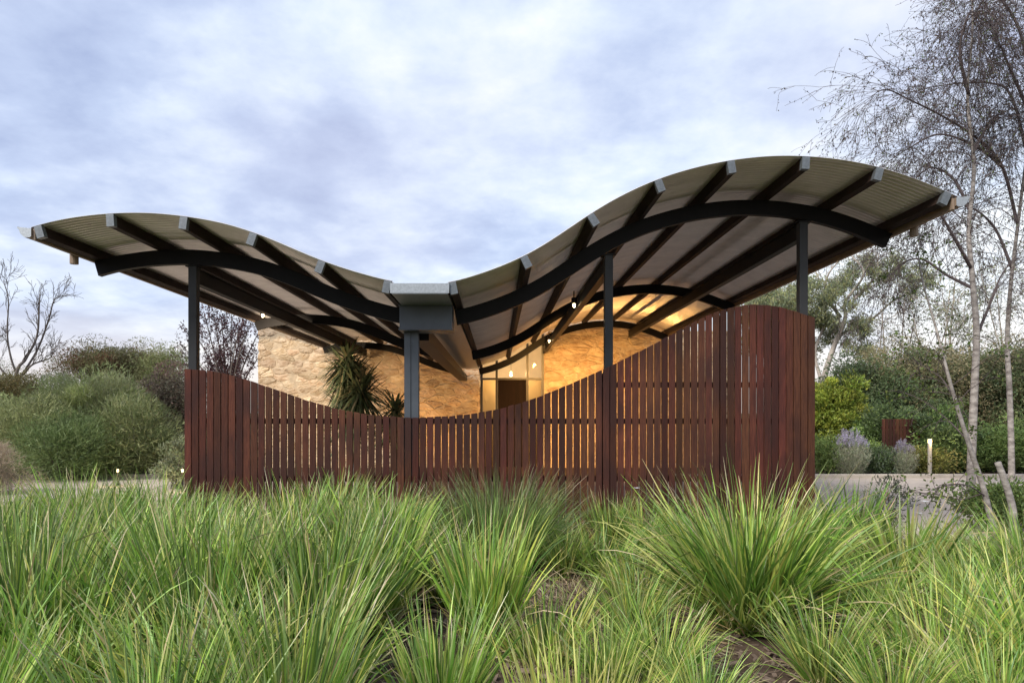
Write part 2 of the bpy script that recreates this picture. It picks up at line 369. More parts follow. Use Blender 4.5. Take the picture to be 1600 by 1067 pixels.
# valley gutter: galvanised trough with a folded front end
gx0, gx1 = PX(610, YF), PX(702, YF)
gz = PZ(443, YF)
def trough(x0, x1, ztop, zbot, y0, y1, t=0.006, inset=0.05):
    """open trough, sloping sides, closed ends"""
    o = [(x0, ztop), (x1, ztop), (x1 - inset * .3, zbot), (x0 + inset * .3, zbot)]
    i = [(x0 + t, ztop), (x1 - t, ztop), (x1 - inset * .3 - t, zbot + t), (x0 + inset * .3 + t, zbot + t)]
    V = [(x, y0, z) for x, z in o] + [(x, y1, z) for x, z in o] + [(x, y0 + t, z) for x, z in i] + [(x, y1 - t, z) for x, z in i]
    F = [(0, 1, 2, 3)[::-1], (4, 5, 6, 7), (1, 2, 6, 5)[::-1], (2, 3, 7, 6)[::-1], (3, 0, 4, 7)[::-1], (8, 9, 10, 11), (12, 15, 14, 13), (9, 13, 14, 10), (10, 14, 15, 11), (11, 15, 12, 8), (0, 1, 9, 8), (5, 4, 12, 13), (1, 5, 13, 9), (4, 0, 8, 12)]
    return np.array(V), np.array(F)
V, F = trough(gx0, gx1, gz, gz - 0.115, 0, YB - YF - .3)
vg = under('valley_gutter', mesh_np('valley_gutter', V, F), M['galv'], None, (0, YF - 0.02, 0))
ew = (gx1 - gx0)
V = np.array([(gx0, -.006, gz - .108), (gx1, -.006, gz - .108), (gx1, -.006, gz + .004), (gx1 - .11, -.006, gz - .012), (gx0 + .11, -.006, gz - .012), (gx0, -.006, gz + .004)])
V = np.vstack([V, V + (0, .0055, 0)]); n6 = 6
F6 = np.array([[0, 1, 2, 3, 4, 5], [11, 10, 9, 8, 7, 6]]); F4 = np.array([[i, (i + 6), (i + 1) % 6 + 6, (i + 1) % 6] for i in range(6)])
under('front_plate', mesh_np('front_plate', V, [F6, F4]), M['galv'], vg, (0, 0, 0))
# rainwater head that hides the joint of the two curved beams
hx0, hx1, hy0 = PX(624, 8.22), PX(706, 8.22), 8.22
hz0, hz1 = PZ(515, 8.22), PZ(476, 8.22)
p = [box_vf(hx0, hx1, 8.22, 8.60, hz0, hz1)]
V, F = join(p); rh = under('rainwater_head', mesh_np('rainwater_head', V - np.array((0, 8.22, 0)), F), M['steel_blue'], None, (0, 8.22, 0)); bev(rh, .006, 2)
for z0, z1, e in ((hz0 - .004, hz0 + .016, .010), (hz1 - .012, hz1 + .006, .014)):
    V, F = box_vf(hx0 - e, hx1 + e, -e, .385, z0, z1); under('rim', mesh_np('rim', V, F), M['steel_blue'], rh)
# box sides between trough and rainwater head
V, F = box_vf(gx0 + .05, gx1 - .05, 8.26, 8.66, hz1 + .006, gz - .118); under('gutter_saddle', mesh_np('gutter_saddle', V, F), M['steel'], None, (0, 0, 0))
# eave gutters, quad shape with a rolled lip, and their outlets
def eave_gutter(xin, s, zin, w=0.155, d=0.10):
    a = [(0, 0.0), (0.0, -0.085), (0.02, -0.098), (0.075, -0.095), (0.115, -0.06), (0.135, -0.012), (0.155, 0.006), (0.150, 0.016), (0.142, 0.010)]
    pts = [(xin + s * q[0], zin + q[1]) for q in a]
    inn = [(xin + s * (q[0] + (0.004 if i < 3 else -0.004)), zin + q[1] + 0.004) for i, q in enumerate(a)]
    n = len(a); L = YB - YF - .02
    V = np.array([(x, 0, z) for x, z in pts] + [(x, L, z) for x, z in pts] + [(x, 0, z) for x, z in inn] + [(x, L, z) for x, z in inn])
    i = np.arange(n - 1)
    F = np.vstack([np.stack([i, i + 1, i + 1 + n, i + n], -1), np.stack([i + 2 * n, i + 3 * n, i + 1 + 3 * n, i + 1 + 2 * n], -1), np.stack([i, i + 2 * n, i + 1 + 2 * n, i + 1], -1), np.stack([i + n, i + 1 + n, i + 1 + 3 * n, i + 3 * n], -1)])
    go = under('eave_gutter', mesh_np('eave_gutter', V, F), M['fascia'], None, (0, YF - 0.015, 0))
    Vc = np.array([(x, -.003, z) for x, z in pts[:8]] + [(x, .012, z) for x, z in pts[:8]])
    under('stop_end', mesh_np('stop_end', Vc, [np.array([np.arange(8), np.arange(8)[::-1] + 8])]), M['galv'], go)
    xo = xin + s * 0.065
    V, Fs = tube_vf([(xo, 0.86, zin - 0.09), (xo, 0.86, zin - 0.20)], 0.048, 14)
    under('outlet_pipe', mesh_np('outlet_pipe', V, Fs, smooth=False), M['fascia'], go)
    V, F = box_vf(min(xin - s * .005, xin - s * .03), max(xin - s * .005, xin - s * .03), .02, L - .02, zin - 0.12, zin - 0.0)
    under('fascia_board', mesh_np('fascia_board', V, F), M['fascia'], go)
eave_gutter(PX(50, YF), -1, PZ(357.5, YF)); eave_gutter(PX(1493, YF), 1, PZ(309.5, YF))

# ------------------------------------------------------------------ fence
fence_px = [(288, 576.5), (330, 579), (360, 585), (400, 598), (440, 612), (480, 626), (520, 637.5), (560, 645.5), (600, 650), (650, 652.5), (700, 650.5), (750, 645), (790, 637), (825, 626), (860, 613), (900, 596), (947, 575), (1000, 549), (1048, 523.5), (1081, 504), (1110, 489), (1156, 476.5), (1180, 475), (1200, 476), (1227, 481), (1274, 497)]
FY = 8.42
fx = np.array([PX(p[0], FY) for p in fence_px]); fz = np.array([PZ(p[1], FY) for p in fence_px])
xs_ = np.linspace(fx[0], fx[-1], 300); zs_ = np.interp(xs_, fx, fz)
for _ in range(2): zs_ = np.convolve(np.pad(zs_, 6, mode='reflect', reflect_type='odd'), np.ones(13) / 13, 'valid')
def ftop(x): return float(np.interp(x, xs_, zs_))
fe = empty('slat_fence', (0, FY, 0), 'curved-top screen of dark red-brown vertical timber slats in front of the pavilion', 'fence')
NS = 86; x0, x1 = fx[0] + .004, fx[-1] - .004; pitch = (x1 - x0) / NS
for i in range(NS):
    xc_ = x0 + (i + .5) * pitch; pxs = VX + xc_ * FPX / FY; w = pitch * (0.895 if pxs < 402 or pxs > 1132 else 0.85) + random.uniform(-.0012, .0012)
    xc_ += random.uniform(-.0016, .0016)
    if i % 29 in (0,) and i: w = pitch * 0.9        # joints of the fence bays close the gap
    zl, zr = ftop(xc_ - w / 2), ftop(xc_ + w / 2); j = random.uniform(-.004, .004); dy = random.uniform(-.0015, .0015)
    V, F = box_vf(-w / 2, w / 2, -.014 + dy, .014 + dy, 0.035, 1)
    V = V.copy(); V[[4, 7], 2] = zl + j; V[[5, 6], 2] = zr + j
    # a little cup / lean in each board
    V[:, 1] += random.uniform(-.0015, .0015) * V[:, 2]
    o = link('slat', mesh_np('slat', V, F), M['slat_timber'], fe, (xc_, 0, 0)); bev(o, .0025)
def rail(xa_, xb_, z, h=.068):
    V, F = box_vf(xa_, xb_, .0175, .056, -h / 2, h / 2); link('rail', mesh_np('rail', V, F), M['slat_timber'], fe, (0, 0, z))
rail(x0 + .02, x1 - .02, PZ(658, FY)); rail(x0 + .02, x1 - .02, PZ(748, FY)); rail(PX(942, FY), x1 - .02, PZ(601, FY)); rail(x0 + .02, x1 - .02, 0.14)
for px in (296, 640, 754, 944, 1128, 1266):
    xx = PX(px, FY); zt = ftop(xx) - .05
    V, F = box_vf(-.028, .028, .058, .13, 0, zt); link('fence_post', mesh_np('fence_post', V, F), M['slat_timber'], fe, (xx, 0, 0))

# ------------------------------------------------------------------ stone building behind
WY = 20.55
def clip(poly, a, b, c):      # keep a*x+b*z<=c
    o = []
    for i in range(len(poly)):
        p, q = poly[i], poly[(i + 1) % len(poly)]; dp, dq = a * p[0] + b * p[1] - c, a * q[0] + b * q[1] - c
        if dp <= 0: o.append(p)
        if dp * dq < 0: t = dp / (dp - dq); o.append((p[0] + t * (q[0] - p[0]), p[1] + t * (q[1] - p[1])))
    return o
def stone_wall(name, xa_, xb_, top, label, cw, chh, seed, front):
    r = random.Random(seed); root = empty(name, ((xa_ + xb_) / 2, WY, 0), label, 'stone wall')
    ox = (xa_ + xb_) / 2
    # mortar core with a stepped top that follows the roof
    n = 40; xs = np.linspace(xa_ + .03, xb_ - .03, n); tz = np.array([top(x) for x in xs]) - .03
    V = np.concatenate([np.stack([xs - ox, np.full(n, yy), zz], -1) for yy in (-.012, 0.4) for zz in (np.zeros(n), tz)])
    i = np.arange(n - 1); q = lambda a, b: np.stack([i + a * n, i + 1 + a * n, i + 1 + b * n, i + b * n], -1)
    e = np.array([[0, n, 3 * n, 2 * n], [n - 1, 3 * n - 1, 4 * n - 1, 2 * n - 1]])
    link('mortar_core', mesh_np('mortar_core', V, np.vstack([q(0, 1), q(2, 3), q(1, 3), q(0, 2), e])), M['mortar'], root)
    nx_, nz_ = int((xb_ - xa_) / cw), int(4.6 / chh); seeds = []
    for a in range(-1, nx_ + 2):
        for b in range(-1, nz_ + 1):
            seeds.append((xa_ + (a + .5 * (b % 2) + r.uniform(-.48, .48)) * cw, (b + .5 + r.uniform(-.46, .46)) * chh))
    asp = cw / chh
    for (sx, sz) in seeds:
        tp = top(min(max(sx, xa_), xb_))
        if sz > tp + chh or sx < xa_ - cw or sx > xb_ + cw: continue
        poly = [(sx - cw * 1.3, sz - chh * 1.3), (sx + cw * 1.3, sz - chh * 1.3), (sx + cw * 1.3, sz + chh * 1.3), (sx - cw * 1.3, sz + chh * 1.3)]
        for (ux, uz) in seeds:
            if (ux, uz) == (sx, sz) or abs(ux - sx) > 2.7 * cw or abs(uz - sz) > 2.7 * chh: continue
            # distance measured with the width squeezed so that stones lie flat
            dx, dz = (ux - sx) / asp ** 2, (uz - sz); mx_, mz_ = (ux + sx) / 2, (uz + sz) / 2
            poly = clip(poly, dx, dz, dx * mx_ + dz * mz_)
            if len(poly) < 3: break
        if len(poly) < 3: continue
        for (a, b, c) in ((-1, 0, -xa_), (1, 0, xb_), (0, 1, tp), (0, -1, 0)):
            poly = clip(poly, a, b, c)
            if len(poly) < 3: break
        if len(poly) < 3: continue
        P = np.array(poly); cen = P.mean(axis=0)
        if np.ptp(P[:, 0]) < .06 or np.ptp(P[:, 1]) < .05: continue
        # subdivide edges and round the outline
        Q = []
        for k in range(len(P)):
            p, q_ = P[k], P[(k + 1) % len(P)]; Q += [p * .82 + q_ * .18, p * .5 + q_ * .5 + np.array((r.uniform(-.012, .012), r.uniform(-.010, .010))), p * .18 + q_ * .82]
        Q = np.array(Q); n = len(Q); proud = r.uniform(.014, .052); tx, tz_ = r.uniform(-.10, .10), r.uniform(-.2, .12)
        ringA = cen + (Q - cen) * 1.01; ringB = cen + (Q - cen) * r.uniform(.84, .92); ringC = cen + (Q - cen) * r.uniform(.4, .6)
        def dep(Rg, d, jit): return np.stack([Rg[:, 0] - ox, -(d + (Rg[:, 0] - cen[0]) * tx + (Rg[:, 1] - cen[1]) * tz_ + np.array([r.uniform(-jit, jit) for _ in Rg])), Rg[:, 1]], -1)
        V = np.vstack([np.stack([ringA[:, 0] - ox, np.full(n, .004), ringA[:, 1]], -1), dep(ringB, proud * .8, .010), dep(ringC, proud, .014), [[cen[0] - ox, -proud * 1.04, cen[1]]]])
        i = np.arange(n); k = (i + 1) % n
        F4 = np.vstack([np.stack([i, k, k + n, i + n], -1), np.stack([i + n, k + n, k + 2 * n, i + 2 * n], -1)]); F3 = np.stack([i + 2 * n, k + 2 * n, np.full(n, 3 * n)], -1)
        link('stone', mesh_np('stone', V, [F4, F3], smooth=False), M['stone'], root)
    return root
xwl, xdl, xdr, xwr = PX(403, WY), PX(751, WY), PX(849, WY), 7.2
stone_wall('stone_wall', xwl, xdl, lambda x: 4.2 if x < -5.4 else float(prof(x)) + .10, 'pale rough sandstone wall to the left of the entrance door', .44, .20, 3, True)
stone_wall('stone_wall', xdr, xwr, lambda x: float(prof(min(x, 5.0))) + .10, 'golden lamplit sandstone wall to the right of the entrance door', .48, .20, 5, True)
# entrance: frame, door, sidelights, transom panes
en = empty('entrance', ((xdl + xdr) / 2, WY, 0), 'dark timber entrance door in black glazed frame between stone walls', 'door')
ox = (xdl + xdr) / 2
def enb(name, x0_, x1_, y0_, y1_, z0_, z1_, m, par=None, bevel=0):
    V, F = box_vf(x0_ - ox, x1_ - ox, y0_, y1_, z0_, z1_); o = link(name, mesh_np(name, V, F), m, par if par else en)
    if bevel: bev(o, bevel)
    return o
ztr = PZ(592, WY)
v = [PX(p, WY) for p in (752.5, 776, 824, 848)]
tops = [float(prof(x)) for x in v]
for k, (x, zt) in enumerate(zip(v, tops)): enb('frame_post', x - .035, x + .035, -.05, .05, 0, zt, M['frame_black'])
for a, b in zip(v[:-1], v[1:]): enb('transom_rail', a + .035, b - .035, -.045, .045, ztr - .03, ztr + .03, M['frame_black'])
dr = enb('door', v[1] + .037, v[2] - .037, -.02, .02, .02, ztr - .032, M['door_timber'])
nb = 8; bw = (v[2] - v[1] - .08) / nb
for k in range(nb):
    V, F = box_vf(-bw / 2 + .004, bw / 2 - .004, -.034, -.021, .04, ztr - .05); link('board', mesh_np('board', V, F), M['door_timber'], dr, (v[1] + .04 + (k + .5) * bw - ox, 0, 0))
hd = enb('door_handle', v[1] + .12, v[1] + .145, -.09, -.065, .95, 1.45, M['galv'], dr)
for a, b in ((v[0], v[1]), (v[2], v[3])):
    enb('sidelight_pane', a + .037, b - .037, -.006, .006, .04, ztr - .032, M['glass'])
    enb('blind', a + .04, b - .04, .07, .085, .04, ztr - .034, M['blind'])
for a, b in zip(v[:-1], v[1:]):
    V = np.array([(a + .037 - ox, y, ztr + .032) for y in (-.006, .006)] + [(b - .037 - ox, y, ztr + .032) for y in (-.006, .006)] + [(b - .037 - ox, y, float(prof(b)) - .02) for y in (-.006, .006)] + [(a + .037 - ox, y, float(prof(a)) - .02) for y in (-.006, .006)])
    F = np.array([[0, 2, 4, 6], [7, 5, 3, 1], [0, 1, 3, 2], [2, 3, 5, 4], [4, 5, 7, 6], [6, 7, 1, 0]]); link('transom_pane', mesh_np('transom_pane', V, F), M['glass'], en)
# room behind the entrance
rm = empty('room_shell', (ox, 22, 0)); tag(rm, kind='structure')
for nm, bb in (('back_wall', (-3, 3, 1.6, 1.75, 0, 4.6)), ('side_wall', (-1.9, -1.75, -1.0, 1.6, 0, 4.6)), ('side_wall', (1.9, 2.05, -1.0, 1.6, 0, 4.6)), ('room_ceiling', (-2, 2, -1.0, 1.7, 4.6, 4.7))):
    V, F = box_vf(*bb); link(nm, mesh_np(nm, V, F), M['plaster'], rm)
rl = empty('pendant_lamp', (PX(798.5, 21.3), 21.3, PZ(582, 21.3)), 'small glowing lamp seen through the glass above the entrance door', 'lamp')
link('bulb', mesh_np('bulb', *tube_vf([(0, 0, -.03), (0, 0, -.02), (0, 0, .02), (0, 0, .03)], [.018, .03, .03, .018], 10)), M['lamp_glow'], rl)
link('cord', mesh_np('cord', *tube_vf([(0, 0, .03), (0, 0, 1.74)], .005, 5)), M['frame_black'], rl)
def plight(name, loc, e, colr=(1, .62, .27), r=.04, spot=None, aim=None, blend=.6):
    d = bpy.data.lights.new(name, 'SPOT' if spot else 'POINT'); d.energy = e; d.color = colr; d.shadow_soft_size = r
    o = bpy.data.objects.new(name, d); C.objects.link(o); o.location = loc
    if spot:
        d.spot_size = R(spot); d.spot_blend = blend
        o.rotation_euler = (Vector(aim) - Vector(loc)).to_track_quat('-Z', 'Y').to_euler()
    return o
plight('pendant_light', (rl.location.x, 21.3, rl.location.z - .08), 75, (1, .72, .38))
# spotlights on the straight beams
def spot_lamp(px, py, d, label, aim, e, colr=(1, .56, .20), ang=90):
    p = P3(px, py, d); root = empty('spotlight', tuple(p), label, 'spotlight', 'small spotlights under the pavilion roof')
    ax = np.array(aim) - p; ax /= np.linalg.norm(ax)
    ax0 = ax; ax = np.array((0, -.35, -.94))
    V, Fs = tube_vf([p * 0 - ax * .10, p * 0 + ax * .012], [.042, .048], 14); link('housing', mesh_np('housing', V, Fs), M['frame_black'], root)
    V, Fs = tube_vf([ax * .013, ax * .040, ax * .060, ax * .068], [.020, .019, .014, .006], 14); link('lens', mesh_np('lens', V, Fs), M['lamp_glow'], root)
    V, Fs = tube_vf([-ax * .06, -ax * .06 + np.array((0, 0, .16))], .012, 6); link('bracket', mesh_np('bracket', V, Fs), M['frame_black'], root)
    ax = ax0; q = p + np.array((0, 0, -.08)) + ax * .10
    plight('spotlight_beam', tuple(q), e, colr, spot=ang, aim=tuple(q + ax), blend=.9)
spot_lamp(411, 490, 11.5, 'lit spotlight near the left eave, leftmost of the roof spotlights', (-5.9, 20.5, 2.2), 850, (1, .80, .58), 44)
spot_lamp(535, 541, 17.4, 'lit spotlight above the yucca in front of the pale stone wall', (-3.4, 20.5, 1.2), 110, (1, .70, .40), 100)
spot_lamp(897, 474.5, 11.4, 'lit spotlight high on the beam left of the slim grey post', (2.6, 19.5, 1.2), 800, (1, .52, .15), 50)
spot_lamp(858, 531, 16.9, 'lit spotlight right above the glazed entrance frame', (2.3, 20.5, 1.6), 200, (1, .52, .15), 100)
# ground uplights in the court behind the screen
def uplight(x, y, aim, e, label):
    root = empty('ground_uplight', (x, y, 0), label, 'uplight', 'uplights in the court')
    ax = np.array(aim, float) - np.array((x, y, .12)); ax /= np.linalg.norm(ax)
    V, Fs = tube_vf([(0, 0, 0), (0, 0, .1)], .015, 6); link('spike', mesh_np('spike', V, Fs), M['frame_black'], root)
    c = np.array((0, 0, .12)); V, Fs = tube_vf([c - ax * .07, c + ax * .04], [.05, .06], 12); link('housing', mesh_np('housing', V, Fs), M['frame_black'], root)
    V, Fs = tube_vf([c + ax * .041, c + ax * .048], [.05, .045], 12); link('lens', mesh_np('lens', V, Fs), M['lamp_glow'], root)
    q = np.array((x, y, 0)) + c + ax * .09
    plight('uplight_beam', tuple(q), e, (1, .52, .15), spot=120, aim=tuple(q + ax), blend=1.0)
uplight(3.9, 18.3, (3.7, 18.9, 4.4), 62, 'ground uplight behind the tall right part of the slat screen')
uplight(-2.1, 18.7, (-1.6, 20.5, 2.0), 90, 'ground uplight by the yucca behind the slat screen')
uplight(1.5, 17.6, (2.1, 20.5, 2.0), 230, 'ground uplight before the entrance behind the slat screen')

# ------------------------------------------------------------------ foliage tools
def pick(pal, n):
    pal = np.array(pal, float); i = rng.integers(0, len(pal), n); c = pal[i] * rng.uniform(.62, 1.38, (n, 1)); return c * rng.uniform(.92, 1.08, (n, 3))
def unit(v): return v / (np.linalg.norm(v, axis=-1, keepdims=True) + 1e-9)
def leaves_vf(pos, dirs, ln, wd, kind='diamond'):
    n = len(pos); d = unit(dirs); r = unit(rng.normal(size=(n, 3))); s = unit(np.cross(d, r)); nn = np.cross(s, d)
    ln = np.broadcast_to(np.asarray(ln, float), (n,))[:, None]; wd = np.broadcast_to(np.asarray(wd, float), (n,))[:, None]
    if kind == 'diamond':
        V = np.stack([pos, pos + d * ln * .45 + s * wd * .5 + nn * ln * .06, pos + d * ln, pos + d * ln * .45 - s * wd * .5 + nn * ln * .06], 1).reshape(-1, 3)
        F = (np.arange(n)[:, None] * 4 + np.array([[0, 1, 2, 3]])); k = 4
    else:
        V = np.stack([pos - s * wd * .4, pos + s * wd * .4, pos + d * ln], 1).reshape(-1, 3); F = (np.arange(n)[:, None] * 3 + np.array([[0, 1, 2]])); k = 3
    return V, F, k
def blob_points(n, c, r, k, spread, flat=.0, surf=.55, zmin=None):
    """points in k clumps spread over an uneven ellipsoid"""
    u = unit(rng.normal(size=(k, 3))); rad = rng.uniform(surf, 1.0, (k, 1)) * (1 + .18 * np.sin(3 * u[:, :1] * 2.1 + 5 * u[:, 1:2] + 1.3) + .12 * rng.normal(size=(k, 1)))
    cen = np.array(c) + u * rad * np.array(r)
    if zmin is not None: cen[:, 2] = np.maximum(cen[:, 2], zmin + rng.uniform(0, .3, k))
    i = rng.integers(0, k, n); cs = rng.uniform(.5, 1.3, (k, 1)) * spread
    g_ = rng.normal(size=(n, 3)); g_ *= np.minimum(1, 1.45 / (np.linalg.norm(g_, axis=1, keepdims=True) + 1e-6)); pos = cen[i] + g_ * cs[i] * 1.25 * np.array([1, 1, .75 - flat])
    return pos, cen, i
def foliage_mesh(name, pos, dirs, ln, wd, cols, kind='diamond'):
    V, F, k = leaves_vf(pos, dirs, ln, wd, kind); return mesh_np(name, V, F, np.repeat(cols, k, axis=0))
def shrub(name, label, cat, base, c, r, n, k, ln, wd, pal, spread=.25, out=.6, up=.3, stems=8, bark='bark_grey', group=None, kind='diamond', zmin=.1, surf=.55, stemr=.02, crown='crown', tone=.34):
    """foliage clumps on stems that rise from one base"""
    base = np.array(base, float); root = empty(name, tuple(base), label, cat, group)
    pos, cen, idx = blob_points(n, c, r, k, spread, surf=surf, zmin=zmin)
    keep = pos[:, 2] > .03; pos, idx = pos[keep], idx[keep]; n = len(pos)
    dirs = unit(pos - np.array(c)) * out + rng.normal(size=(n, 3)) * .55 + np.array((0, 0, up))
    ctone = 1 + tone * rng.normal(size=(k, 1)); cpal = np.array(pal)[rng.integers(0, len(pal), k)]
    cols = pick(pal, n) * .5 + cpal[idx] * .5; cols *= np.clip(ctone[idx], .5, 1.6)
    link(crown, foliage_mesh(crown, pos - base, dirs, ln * rng.uniform(.6, 1.4, n), wd * rng.uniform(.7, 1.3, n), cols, kind), M['leaf'], root)
    tubes = []
    for q in cen[rng.permutation(k)[:stems]]:
        mid = base * .45 + q * .55 + rng.normal(size=3) * .12 * np.array(r); mid[2] = base[2] + (q[2] - base[2]) * .45
        pts = bez([base + rng.normal(size=3) * np.array((.05, .05, 0)), mid, q], 5) - base; tubes.append(tube_vf(pts, np.linspace(stemr, stemr * .3, len(pts)), 5, False))
    V, F = join(tubes); link('stem', mesh_np('stem', V, F, smooth=True), M[bark], root)
    return root
def grow(p, d, ln, rad, lev, tubes, tips, spread=.5, grav=0.0, ratio=.7, nch=3, wig=.12, minr=.002, seg=5, sides=5):
    pts = [p]; d = d / np.linalg.norm(d); step = ln / seg
    for _ in range(seg):
        d = d + rng.normal(size=3) * wig + np.array((0, 0, grav)); d /= np.linalg.norm(d); pts.append(pts[-1] + d * step)
    pts = np.array(pts); r1 = max(rad * (.62 if lev else .3), minr); tubes.append(tube_vf(pts, np.linspace(rad, r1, len(pts)), max(3, sides), False))
    if lev == 0: tips.append((pts, d)); return
    for c in range(nch):
        t = rng.uniform(.45, 1.0) if c else 1.0; q = pts[min(seg, int(t * seg))]
        nd = d + rng.normal(size=3) * spread
        grow(q, nd, ln * ratio * rng.uniform(.75, 1.2), max(r1 * rng.uniform(.6, .95), minr), lev - 1, tubes, tips, spread, grav, ratio, nch, wig, minr, seg, sides - 1)
def trunk_tree(name, label, cat, base, limbs, bark, leaf=None, group=None):
    """limbs: list of (points, r0, r1, twigspec)"""
    base = np.array(base, float); root = empty(name, tuple(base), label, cat, group); tubes = []; twigs = []; tips = []
    for li, (pts, r0, r1, tw) in enumerate(limbs):
        twigs = []
        P = bez(pts, 8); L = len(P); V, F = tube_vf(P, np.linspace(r0, r1, L), 9, True)
        lo = link('limb' if li else 'trunk', mesh_np('limb' if li else 'trunk', V - base, F, smooth=True), M[bark[0] if r0 > .035 or li == 0 else bark[1]], root)
        if tw:
            for _ in range(tw['n']):
                t = rng.uniform(tw.get('t0', .3), 1.0) ** .8; i = min(L - 2, int(t * (L - 1))); dd = P[i + 1] - P[i]; dd /= np.linalg.norm(dd)
                d = dd * tw.get('fwd', .6) + rng.normal(size=3) * tw.get('side', .7) + np.array((0, 0, tw.get('up', .3)))
                grow(P[i], d, tw['len'] * rng.uniform(.6, 1.3), max(.004, (r0 + (r1 - r0) * t) * tw.get('rr', .45)), tw.get('lev', 2), twigs, tips, tw.get('spread', .5), tw.get('grav', 0), tw.get('ratio', .7), tw.get('nch', 3), tw.get('wig', .12), tw.get('minr', .002), 5, tw.get('sides', 5))
            V, F = join(twigs); tag(link('twigs', mesh_np('twigs', V - base, F, smooth=True), M[bark[1]], lo), kind='stuff')
    if leaf and tips:
        pos = []; dirs = []
        for pts, d in tips:
            m = leaf['per']; t = rng.uniform(0.1, 1, m) * (len(pts) - 1); i = np.minimum(t.astype(int), len(pts) - 2); f = (t - i)[:, None]
            pos.append(pts[i] * (1 - f) + pts[i + 1] * f + rng.normal(size=(m, 3)) * leaf.get('sp', .03)); dirs.append(np.tile(d, (m, 1)) * .4 + rng.normal(size=(m, 3)) * .6 + np.array((0, 0, leaf.get('up', -.4))))
        pos = np.vstack(pos); dirs = np.vstack(dirs); n = len(pos)
        link('crown', foliage_mesh('crown', pos - base, dirs, leaf['ln'] * rng.uniform(.6, 1.4, n), leaf['wd'] * rng.uniform(.7, 1.3, n), pick(leaf['pal'], n)), M['leaf'], root)
    return root

OLIVE = [(.122, .145, .052), (.148, .166, .062), (.092, .118, .045), (.19, .20, .092), (.165, .172, .088)]
GREY_OLIVE = [(.16, .175, .12), (.12, .14, .09), (.20, .21, .15), (.10, .125, .06)]
RUST = [(.15, .085, .055), (.12, .115, .055), (.17, .12, .075), (.10, .10, .05), (.14, .125, .065)]
PURPLE = [(.085, .035, .045), (.11, .05, .055), (.065, .03, .04), (.14, .075, .07)]
DARKG = [(.045, .07, .03), (.06, .09, .035), (.075, .10, .04), (.04, .055, .03)]
YELLOWG = [(.27, .33, .05), (.33, .37, .055), (.18, .26, .045), (.42, .40, .07)]
MIDG = [(.09, .135, .04), (.12, .17, .05), (.16, .20, .06), (.07, .11, .035)]
BROWNG = [(.12, .10, .055), (.10, .11, .05), (.15, .12, .07), (.08, .085, .045), (.17, .14, .075)]
GUM = [(.115, .13, .075), (.14, .15, .07), (.09, .11, .065), (.18, .18, .08), (.10, .105, .075)]

for _p in (OLIVE, GREY_OLIVE, RUST, DARKG, MIDG, BROWNG, GUM):
    _p[:] = [tuple(min(.6, v * 1.95) for v in c) for c in _p]
# left side: feathery shrubs, mallee trees, dead tree, purple plum
def feathery(px, py_top, d, wpx, label, n, pal=OLIVE):
    top = PZ(py_top, d); w = wpx * d / FPX / 2; x = PX(px, d)
    return shrub('feathery_shrub', label, 'shrub', (x, d, 0), (x, d, top * .50), (w, w * .8, top * .47), n, 46, .16, .020, pal, spread=.36, out=.7, up=.35, stems=14, group='feathery shrubs beside the left end of the screen', kind='tri', zmin=.12, surf=.72)
feathery(48, 622, 17.5, 150, 'olive feathery shrub at the left picture edge below the dead tree', 34000)
feathery(160, 592, 18.8, 170, 'largest feathery shrub, rounded olive mound in the middle of the left shrubs', 44000, OLIVE + GREY_OLIVE[:1] + [(.21, .28, .09)])
feathery(228, 634, 17.8, 110, 'grey-green feathery shrub nearest to the left end of the screen', 28000, OLIVE + [(.20, .29, .10)])
feathery(-70, 630, 18.5, 170, 'olive feathery shrub partly cut by the left picture edge', 20000)
feathery(112, 662, 16.9, 100, 'low rounded olive feathery shrub in front of the left shrub mass', 20000, [(.20, .28, .095), (.23, .29, .125), (.17, .24, .09)])
def small_tree(px, py_top, py_low, d, wpx, label, n, pal, k=60, ln=.09, wd=.028, name='mallee_tree', spread=.36, group='small trees behind the left shrubs', surf=.35):
    top, low = PZ(py_top, d), max(.8, PZ(py_low, d)); w = wpx * d / FPX / 2; x = PX(px, d); cz = (top + low) / 2
    base = np.array((x, d, 0.)); root = empty(name, tuple(base), label, 'tree', group)
    pos, cen, idx = blob_points(n, (x, d, cz), (w, w * .8, (top - low) / 2), k, spread, surf=surf)
    dirs = unit(pos - np.array((x, d, cz))) * .4 + rng.normal(size=(n, 3)) * .7 + np.array((0, 0, -.15))
    tone = 1 + .2 * rng.normal(size=(k, 1)); cpal = np.array(pal)[rng.integers(0, len(pal), k)]
    cols = (pick(pal, n) * .45 + cpal[idx] * .55) * np.clip(tone[idx], .5, 1.6)
    link('crown', foliage_mesh('crown', pos - base, dirs, ln * rng.uniform(.6, 1.4, n), wd * rng.uniform(.7, 1.3, n), cols), M['leaf'], root)
    tubes = []; fork = base + np.array((rng.normal() * .2, 0, low * .6)); tubes.append(tube_vf(bez([base, (base + fork) / 2 + rng.normal(size=3) * .08, fork], 5) - base, np.linspace(.11, .08, 9 + 1 - 0)[:9] if False else .09, 7, False))
    for q in cen[rng.permutation(k)[:18]]:
        mid = fork * .5 + q * .5 + np.array((0, 0, -.15)); P = bez([fork, mid, q], 5) - base; tubes.append(tube_vf(P, np.linspace(.055, .012, len(P)), 5, False))
    V, F = join(tubes); link('trunk', mesh_np('trunk', V, F, smooth=True), M['bark_grey'], root)
    return root
small_tree(152, 540, 605, 27, 120, 'rounded tree with reddish new leaves behind the left shrubs', 26000, [(.23, .14, .08), (.17, .17, .07), (.28, .12, .08), (.15, .17, .07), (.19, .19, .09)])
